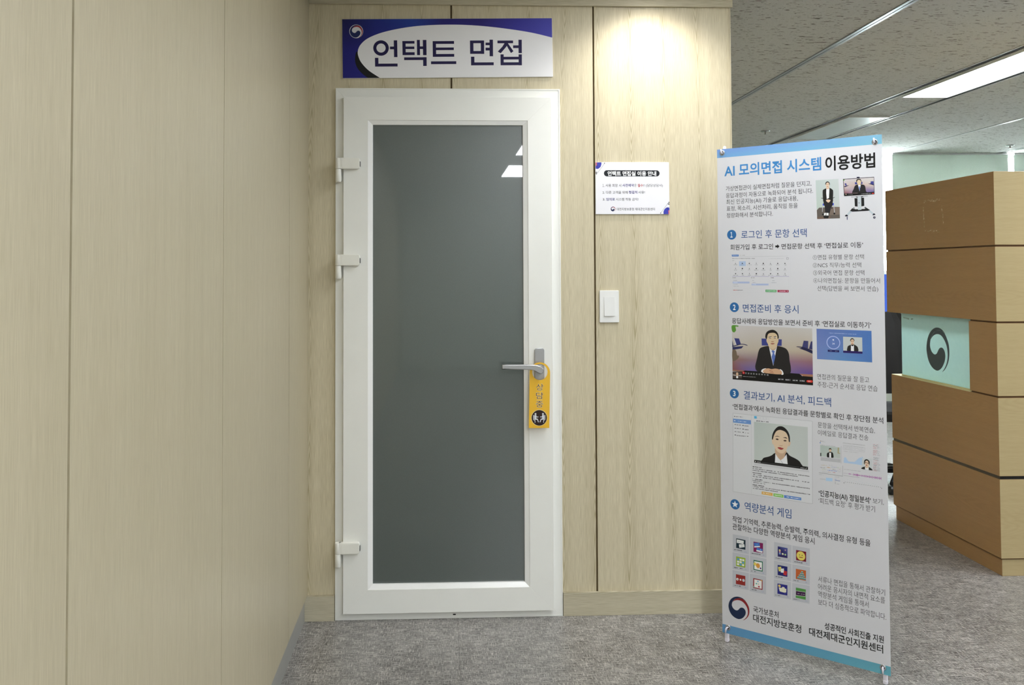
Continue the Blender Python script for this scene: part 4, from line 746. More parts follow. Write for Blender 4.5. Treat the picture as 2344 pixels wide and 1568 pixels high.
('analysis report screenshot',[('C',(112,96,88),[(378.2,748.2),(1.3,1.8)]),('C',(60,120,200),[(376.1,742.4),(1.9,1.8)]),('K',(160,161,166),[(382.0,749.2),(388.0,749.2)],1.8),('K',(176,177,182),[(381.9,746.6),(394.6,746.6)],1.6),('K',(160,161,166),[(376.5,735.1),(428.3,736.0)],1.8),('G',[(180,194,188),(190,202,196),(186,200,194),(192,200,196)],[(376.2,733.8),(445.3,733.6),(375.6,695.4),(445.0,696.4)],2),('P',(42,48,42),[(375.6,707.1),(379.3,708.0),(379.2,695.8),(375.6,696.1)]),('P',(176,160,112),[(436.8,732.7),(440.4,732.8),(439.3,715.0),(445.2,714.4),(443.9,712.3),(436.0,712.8)]),('S',(220,190,160),[(406.8,722.6),(410.4,725.6),(414.6,722.8),(413.6,717.8),(412.3,714.2),(408.3,714.1),(407.7,717.2)]),('S',(28,28,26),[(399.6,695.7),(399.4,708.3),(404.3,712.0),(408.3,714.6),(413.0,715.1),(418.9,712.9),(421.2,706.7),(421.0,696.2),(409.5,695.8)]),('P',(238,238,242),[(407.0,711.7),(413.6,712.4),(413.5,695.3),(406.9,695.9)]),('S',(28,26,24),[(405.5,721.2),(406.8,726.1),(410.4,727.7),(414.2,726.6),(415.7,721.8),(412.6,724.4),(407.7,723.1)]),('P',(194,195,200),[(376.5,693.6),(445.7,694.9),(445.6,682.1),(376.8,681.1)]),('K',(176,177,182),[(379.5,688.1),(443.0,689.4)],1.8),('K',(176,177,182),[(378.1,682.8),(443.0,684.1)],1.8),('P',(176,177,182),[(447.7,739.0),(446.7,679.7),(447.8,679.8),(448.8,739.1)]),('P',(166,167,172),[(452.4,672.9),(451.2,637.1),(452.3,637.2),(453.5,673.0)]),('P',(128,129,134),[(369.7,637.5),(452.3,636.3),(452.5,637.5),(369.9,638.7)]),('K',(196,180,140),[(376.7,665.8),(398.7,666.5)],2.1),('K',(176,177,182),[(405.3,669.0),(417.2,669.4)],2.1),('K',(144,145,150),[(374.6,657.2),(393.3,657.8)],2.1),('K',(80,85,96),[(380.6,655.2),(388.0,655.5)],2.1),('K',(208,160,96),[(398.0,660.4),(410.6,660.9)],3.4),('K',(127,147,196),[(414.6,663.6),(433.0,664.2)],2.1),('K',(164,192,140),[(433.0,663.7),(446.1,664.2)],2.0),('K',(176,96,112),[(438.9,659.3),(446.3,659.5)],2.0),('K',(200,200,144),[(376.6,649.6),(386.6,650.0)],2.1),('K',(160,192,144),[(387.9,651.6),(395.9,651.8)],2.1),('K',(127,147,208),[(399.9,650.3),(432.9,651.5)],3.3),('K',(96,112,96),[(417.1,656.2),(427.7,656.5)],2.1),('K',(180,181,186),[(434.9,653.7),(446.0,654.1)],2.0),('K',(208,136,80),[(403.2,644.3),(409.8,644.5)],2.1),('K',(192,72,88),[(418.4,645.4),(427.6,645.7)],2.1),('K',(180,181,186),[(381.2,642.4),(402.5,643.2)],2.1),('K',(160,161,166),[(438.1,650.2),(444.0,650.4)],2.0),('K',(168,169,174),[(369.8,632.0),(386.5,632.4)],1.8),('K',(168,169,174),[(424.9,631.6),(440.6,632.0)],1.8),('P',(176,208,236),[(394.4,624.2),(416.9,625.1),(416.2,614.3),(393.7,613.2)]),('P',(200,202,207),[(373.0,618.8),(393.0,619.7),(393.0,616.0),(373.0,615.2)]),('K',(112,144,200),[(424.8,623.1),(430.1,623.7)],1.8),('P',(74,108,176),[(424.6,619.1),(443.0,618.5),(443.2,620.0),(424.9,620.6)]),('K',(144,145,150),[(424.7,614.7),(430.0,615.4)],1.5),('K',(112,113,118),[(424.7,611.1),(428.0,611.5)],2.1),('K',(160,161,166),[(424.7,607.7),(440.4,608.0)],1.8),('K',(144,145,150),[(454.0,750.5),(528.1,750.8)],2.0),('P',(180,181,186),[(456.5,744.0),(527.7,743.5),(527.8,744.1),(456.6,744.6)]),('P',(180,181,186),[(527.5,743.8),(526.3,728.1),(526.9,728.1),(528.1,743.8)]),('P',(180,181,186),[(526.7,728.5),(454.5,729.7),(454.4,729.1),(526.6,727.8)]),('P',(180,181,186),[(454.8,729.4),(456.9,744.3),(456.2,744.3),(454.1,729.4)]),('K',(182,183,188),[(457.2,741.2),(524.8,742.0)],2.0),('K',(182,183,188),[(457.1,736.7),(524.8,737.5)],2.0),('K',(182,183,188),[(457.1,732.2),(524.8,733.1)],2.0),('K',(168,169,174),[(453.8,722.7),(508.1,723.5)],1.5),('P',(180,206,234),[(456.0,683.5),(457.1,697.7),(460.8,703.8),(464.6,701.1),(471.0,690.3),(477.5,689.5),(493.0,690.8),(499.5,697.2),(506.0,704.2),(512.4,708.1),(516.2,706.6),(518.8,712.5),(521.3,707.1),(517.3,682.7),(492.9,683.5)]),('P',(206,211,214),[(518.8,707.5),(551.1,709.0),(550.8,669.8),(515.9,669.9)]),('S',(222,190,162),[(528.1,682.6),(538.9,683.8),(540.1,678.9),(533.7,673.1),(528.7,676.4)]),('S',(22,22,24),[(515.9,670.5),(517.2,674.8),(527.4,679.4),(531.2,674.1),(536.3,673.4),(540.1,679.5),(550.2,673.7),(551.0,669.8),(533.7,669.6)]),('P',(242,242,244),[(527.4,679.4),(533.1,673.7),(539.1,680.0),(539.8,669.8),(527.1,670.1)]),('S',(226,200,174),[(526.1,696.3),(530.2,700.7),(535.3,701.7),(540.5,696.6),(540.4,687.7),(536.3,680.7),(531.3,680.9),(526.5,687.2)]),('S',(26,22,22),[(524.3,689.1),(525.1,698.7),(528.9,703.5),(534.0,704.8),(539.1,702.7),(543.1,696.8),(541.9,685.4),(540.0,690.8),(538.4,697.6),(534.0,700.6),(528.9,697.6),(526.2,687.2)]),('C',(74,28,28),[(530.7,693.0),(1.8,1.8)]),('C',(74,28,28),[(537.1,692.4),(1.8,1.8)]),('C',(160,44,48),[(532.8,685.0),(2.5,1.4)]),('K',(192,120,128),[(554.8,757.2),(569.9,757.2)],1.8),('K',(144,152,160),[(568.6,757.8),(572.4,757.8)],1.5),('K',(96,106,112),[(554.7,753.9),(567.3,753.9)],1.8),('K',(144,152,160),[(568.6,754.6),(572.3,754.5)],1.5),('K',(192,120,128),[(554.7,750.7),(569.8,750.7)],1.8),('K',(144,152,160),[(568.5,751.3),(574.8,751.3)],1.5),('K',(192,120,128),[(554.7,747.4),(564.7,747.4)],1.8),('K',(144,152,160),[(568.5,748.0),(577.3,748.0)],1.5),('K',(192,120,128),[(554.6,744.1),(567.2,744.1)],1.8),('K',(144,152,160),[(568.5,744.8),(572.2,744.8)],1.5),('K',(192,120,128),[(554.6,737.7),(569.7,737.7)],1.8),('K',(144,152,160),[(568.4,738.3),(572.2,738.4)],1.5),('K',(192,120,128),[(554.5,734.4),(567.1,734.4)],1.8),('K',(144,152,160),[(568.4,735.1),(577.2,735.1)],1.5),('K',(184,96,104),[(554.5,731.1),(567.1,731.2)],1.8),('K',(144,152,160),[(568.3,731.8),(574.6,731.8)],1.5),('K',(184,96,104),[(554.5,727.9),(567.1,727.9)],1.8),('K',(144,152,160),[(568.3,728.6),(574.6,728.6)],1.5),('K',(192,120,128),[(554.4,724.6),(564.5,724.6)],1.8),('K',(144,152,160),[(568.3,725.3),(577.1,725.3)],1.5),('K',(192,120,128),[(554.4,721.3),(564.5,721.4)],1.8),('K',(144,152,160),[(568.3,722.0),(577.0,722.1)],1.5),('K',(96,106,112),[(554.3,713.8),(569.4,713.9)],1.8),('K',(144,152,160),[(568.2,714.5),(574.4,714.5)],1.5),('K',(96,106,112),[(554.3,710.5),(569.4,710.6)],1.8),('K',(144,152,160),[(568.1,711.2),(574.4,711.3)],1.5),('K',(96,106,112),[(554.3,707.2),(569.4,707.3)],1.8),('K',(144,152,160),[(568.1,708.0),(571.9,708.0)],1.5),('K',(192,120,128),[(554.2,704.0),(569.3,704.1)],1.8),('K',(144,152,160),[(568.1,704.7),(574.3,704.8)],1.5),('K',(192,120,128),[(554.2,698.1),(566.8,698.2)],1.8),('K',(144,152,160),[(568.0,698.8),(571.8,698.8)],1.5),('K',(184,96,104),[(554.2,694.9),(566.7,695.0)],1.8),('K',(144,152,160),[(568.0,695.7),(571.7,695.7)],1.5),('K',(192,120,128),[(554.1,691.8),(569.2,691.9)],1.8),('K',(144,152,160),[(568.0,692.5),(576.7,692.6)],1.5),('K',(96,106,112),[(554.1,688.6),(566.7,688.8)],1.8),('K',(144,152,160),[(567.9,689.4),(576.7,689.5)],1.5),('K',(96,106,112),[(554.1,685.5),(569.1,685.7)],1.8),('K',(144,152,160),[(567.9,686.3),(574.2,686.3)],1.5),('K',(184,96,104),[(554.0,682.3),(564.1,682.5)],1.8),('K',(144,152,160),[(567.9,683.1),(571.6,683.2)],1.5),('K',(96,106,112),[(554.0,679.2),(566.6,679.4)],1.8),('K',(144,152,160),[(567.8,680.0),(576.6,680.1)],1.5),('K',(192,120,128),[(554.0,676.1),(564.0,676.2)],1.8),('K',(144,152,160),[(567.8,676.9),(576.6,677.0)],1.5),('K',(96,106,112),[(553.9,672.9),(569.0,673.1)],1.8),('K',(144,152,160),[(567.8,673.7),(576.5,673.8)],1.5),('K',(184,96,104),[(553.9,669.8),(566.5,670.0)],1.8),('K',(144,152,160),[(567.7,670.6),(576.5,670.7)],1.5),('K',(154,155,160),[(455.9,661.2),(513.2,661.5)],1.8),('P',(160,144,168),[(454.4,647.9),(472.6,647.5),(472.7,648.1),(454.5,648.6)]),('P',(168,72,168),[(473.0,650.2),(474.1,650.2),(474.0,645.5),(473.0,645.5)]),('P',(168,72,168),[(474.4,648.9),(475.5,648.9),(475.5,646.8),(474.4,646.8)]),('P',(168,72,168),[(475.9,649.4),(476.9,649.4),(476.9,646.3),(475.8,646.3)]),('P',(168,72,168),[(477.3,649.0),(478.3,649.0),(478.3,646.7),(477.3,646.7)]),('P',(168,72,168),[(478.7,649.2),(479.8,649.2),(479.7,646.4),(478.7,646.4)]),('P',(168,72,168),[(481.6,649.0),(482.6,649.0),(482.6,646.5),(481.5,646.5)]),('P',(168,72,168),[(485.8,649.7),(486.8,649.7),(486.8,645.8),(485.8,645.8)]),('P',(168,72,168),[(488.7,652.1),(489.7,652.1),(489.6,643.3),(488.6,643.4)]),('P',(168,72,168),[(490.1,649.3),(491.1,649.3),(491.1,646.1),(490.0,646.1)]),('P',(168,72,168),[(491.5,649.5),(492.5,649.5),(492.5,645.9),(491.4,645.9)]),('P',(168,72,168),[(492.9,650.7),(493.9,650.7),(493.9,644.6),(492.9,644.6)]),('P',(168,72,168),[(494.3,648.6),(495.3,648.6),(495.3,646.7),(494.3,646.7)]),('P',(168,72,168),[(495.7,649.9),(496.8,649.9),(496.7,645.4),(495.7,645.4)]),('P',(168,72,168),[(497.2,652.0),(498.2,651.9),(498.1,643.3),(497.1,643.3)]),('P',(168,72,168),[(498.6,650.4),(499.6,650.4),(499.5,644.8),(498.5,644.8)]),('P',(168,72,168),[(500.0,650.9),(501.0,650.9),(500.9,644.2),(499.9,644.2)]),('P',(168,72,168),[(501.4,651.7),(502.4,651.7),(502.3,643.4),(501.3,643.4)]),('P',(168,72,168),[(502.8,651.6),(503.8,651.6),(503.7,643.5),(502.7,643.5)]),('P',(168,72,168),[(504.2,649.9),(505.2,649.9),(505.2,645.2),(504.1,645.2)]),('P',(168,72,168),[(505.6,648.8),(506.6,648.8),(506.6,646.2),(505.6,646.2)]),('P',(168,72,168),[(507.0,648.7),(508.0,648.7),(508.0,646.3),(507.0,646.3)]),('P',(168,72,168),[(508.4,649.2),(509.4,649.2),(509.4,645.8),(508.4,645.8)]),('P',(168,72,168),[(509.8,649.6),(510.8,649.6),(510.8,645.3),(509.8,645.3)]),('P',(168,72,168),[(511.2,648.4),(512.2,648.4),(512.2,646.5),(511.2,646.5)]),('P',(168,72,168),[(512.6,648.8),(513.6,648.8),(513.6,646.1),(512.6,646.1)]),('P',(168,72,168),[(515.4,650.5),(516.5,650.5),(516.4,644.3),(515.4,644.3)]),('P',(168,72,168),[(516.8,649.3),(517.9,649.2),(517.8,645.6),(516.8,645.6)]),('P',(168,72,168),[(518.2,649.6),(519.3,649.6),(519.2,645.2),(518.2,645.2)]),('P',(168,72,168),[(521.0,650.0),(522.1,650.0),(522.0,644.8),(521.0,644.8)]),('P',(168,72,168),[(522.4,648.6),(523.5,648.6),(523.4,646.1),(522.4,646.1)]),('P',(168,72,168),[(523.8,649.5),(524.9,649.5),(524.8,645.2),(523.8,645.2)]),('P',(168,72,168),[(525.3,651.2),(526.3,651.2),(526.2,643.4),(525.2,643.4)]),('P',(168,72,168),[(528.0,650.1),(529.1,650.1),(529.0,644.5),(528.0,644.5)]),('P',(168,72,168),[(529.4,650.1),(530.5,650.1),(530.4,644.4),(529.4,644.4)]),('P',(168,72,168),[(532.2,651.2),(533.3,651.2),(533.2,643.3),(532.2,643.3)]),('P',(168,72,168),[(533.6,649.1),(534.6,649.1),(534.6,645.4),(533.6,645.4)]),('P',(168,72,168),[(535.0,648.8),(536.0,648.7),(536.0,645.7),(535.0,645.7)]),('P',(168,72,168),[(536.4,650.0),(537.4,650.0),(537.4,644.4),(536.4,644.4)]),('P',(168,72,168),[(537.8,649.3),(538.8,649.3),(538.8,645.1),(537.8,645.1)]),('P',(168,72,168),[(540.6,651.1),(541.6,651.1),(541.5,643.2),(540.5,643.2)]),('P',(168,72,168),[(542.0,651.0),(543.0,651.0),(542.9,643.3),(541.9,643.3)]),('P',(168,72,168),[(543.4,648.9),(544.4,648.9),(544.3,645.4),(543.3,645.4)]),('P',(168,72,168),[(544.8,649.3),(545.8,649.3),(545.7,644.9),(544.7,644.9)]),('P',(168,72,168),[(546.1,648.1),(547.1,648.1),(547.1,646.1),(546.1,646.1)]),('P',(168,72,168),[(547.5,648.9),(548.5,648.9),(548.5,645.2),(547.5,645.2)]),('P',(168,72,168),[(548.9,651.4),(549.9,651.4),(549.9,642.8),(548.9,642.8)]),('P',(168,72,168),[(551.7,651.3),(552.7,651.3),(552.6,642.7),(551.6,642.7)]),('P',(168,72,168),[(553.1,648.7),(554.1,648.7),(554.0,645.3),(553.0,645.3)]),('P',(168,72,168),[(554.5,648.6),(555.5,648.6),(555.4,645.4),(554.4,645.4)]),('P',(168,72,168),[(557.2,650.9),(558.3,650.9),(558.2,643.1),(557.2,643.1)]),('P',(168,72,168),[(558.6,650.2),(559.6,650.2),(559.6,643.7),(558.6,643.7)]),('P',(168,72,168),[(560.0,648.2),(561.0,648.2),(561.0,645.7),(560.0,645.7)]),('P',(168,72,168),[(561.4,651.1),(562.4,651.1),(562.3,642.8),(561.3,642.8)]),('P',(168,72,168),[(562.8,650.5),(563.8,650.5),(563.7,643.3),(562.7,643.4)]),('P',(168,72,168),[(564.1,648.5),(565.1,648.5),(565.1,645.3),(564.1,645.3)]),('P',(168,72,168),[(565.5,649.0),(566.5,649.0),(566.5,644.8),(565.5,644.8)]),('P',(168,72,168),[(566.9,651.2),(567.9,651.2),(567.8,642.5),(566.8,642.5)]),('P',(168,72,168),[(569.7,650.3),(570.7,650.3),(570.6,643.4),(569.6,643.4)]),('P',(168,72,168),[(571.0,648.2),(572.0,648.2),(572.0,645.4),(571.0,645.5)]),('P',(168,72,168),[(572.4,650.9),(573.4,650.9),(573.3,642.7),(572.3,642.7)]),('P',(168,72,168),[(573.8,648.3),(574.8,648.3),(574.7,645.4),(573.7,645.4)]),('P',(168,72,168),[(575.2,651.2),(576.2,651.2),(576.1,642.4),(575.1,642.4)]),('P',(168,72,168),[(576.5,648.9),(577.5,648.9),(577.5,644.6),(576.5,644.6)]),('P',(168,72,168),[(577.9,648.2),(578.9,648.2),(578.9,645.4),(577.9,645.4)]),('P',(168,72,168),[(579.3,651.1),(580.3,651.1),(580.2,642.4),(579.2,642.4)]),('P',(152,153,158),[(454.7,639.6),(508.5,639.3),(508.6,640.2),(454.8,640.5)]),('P',(119,120,125),[(458.8,619.3),(461.6,619.3),(461.6,618.0),(458.8,618.1)]),('P',(119,120,125),[(465.8,619.2),(468.6,619.2),(468.6,617.9),(465.8,618.0)]),('P',(119,120,125),[(472.8,619.2),(475.6,619.1),(475.6,617.8),(472.8,617.9)]),('P',(119,120,125),[(479.7,619.1),(482.6,619.0),(482.6,617.8),(479.7,617.8)]),('P',(119,120,125),[(486.7,619.0),(489.5,619.0),(489.5,617.7),(486.7,617.7)]),('P',(119,120,125),[(493.7,618.9),(496.5,618.9),(496.5,617.6),(493.6,617.6)]),('P',(119,120,125),[(500.6,618.8),(503.4,618.8),(503.4,617.5),(500.6,617.6)]),('P',(119,120,125),[(507.5,618.7),(510.3,618.7),(510.3,617.4),(507.5,617.5)]),('P',(119,120,125),[(514.4,618.7),(517.2,618.6),(517.2,617.4),(514.4,617.4)]),('P',(119,120,125),[(521.3,618.6),(524.1,618.5),(524.1,617.3),(521.3,617.3)]),('P',(119,120,125),[(528.1,618.5),(530.9,618.5),(530.9,617.2),(528.1,617.2)]),('P',(119,120,125),[(535.0,618.4),(537.8,618.4),(537.7,617.1),(535.0,617.2)]),('P',(119,120,125),[(541.8,618.3),(544.6,618.3),(544.6,617.0),(541.8,617.1)]),('P',(119,120,125),[(548.6,618.2),(551.4,618.2),(551.4,617.0),(548.6,617.0)]),('P',(119,120,125),[(555.4,618.2),(558.2,618.1),(558.2,616.9),(555.4,616.9)]),('P',(119,120,125),[(562.2,618.1),(565.0,618.0),(564.9,616.8),(562.2,616.8)]),('P',(119,120,125),[(569.0,618.0),(571.7,618.0),(571.7,616.7),(568.9,616.7)]),('P',(119,120,125),[(575.7,617.9),(578.5,617.9),(578.4,616.6),(575.7,616.7)]),('P',(180,205,208),[(467.3,628.7),(469.9,628.5),(469.9,627.7),(467.3,627.9)]),('P',(180,205,208),[(474.4,625.8),(477.0,625.6),(477.0,624.7),(474.4,624.9)]),('P',(180,205,208),[(481.5,622.8),(484.0,622.6),(484.0,621.7),(481.5,621.9)]),('P',(180,205,208),[(488.6,628.2),(491.2,628.0),(491.2,627.2),(488.6,627.4)]),('P',(180,205,208),[(495.6,625.3),(498.2,625.1),(498.2,624.2),(495.6,624.4)]),('P',(180,205,208),[(502.7,622.3),(505.2,622.1),(505.2,621.3),(502.7,621.5)]),('P',(180,205,208),[(509.7,627.7),(512.3,627.5),(512.3,626.7),(509.7,626.9)]),('P',(180,205,208),[(516.7,624.8),(519.3,624.6),(519.3,623.7),(516.7,623.9)]),('P',(180,205,208),[(523.7,621.9),(526.3,621.7),(526.2,620.8),(523.7,621.0)]),('P',(180,205,208),[(530.7,627.2),(533.3,627.0),(533.3,626.2),(530.7,626.4)]),('P',(180,205,208),[(537.7,624.3),(540.2,624.1),(540.2,623.2),(537.7,623.4)]),('P',(180,205,208),[(544.6,621.4),(547.1,621.2),(547.1,620.3),(544.6,620.5)]),('P',(180,205,208),[(551.6,626.7),(554.1,626.5),(554.1,625.7),(551.6,625.9)]),('P',(180,205,208),[(558.5,623.8),(561.0,623.6),(561.0,622.7),(558.5,622.9)]),('P',(180,205,208),[(565.4,620.9),(567.9,620.7),(567.9,619.8),(565.3,620.0)]),('C',(64,65,70),[(456.1,614.7),(1.3,1.3)]),('C',(64,65,70),[(580.3,613.9),(1.2,1.2)])]),
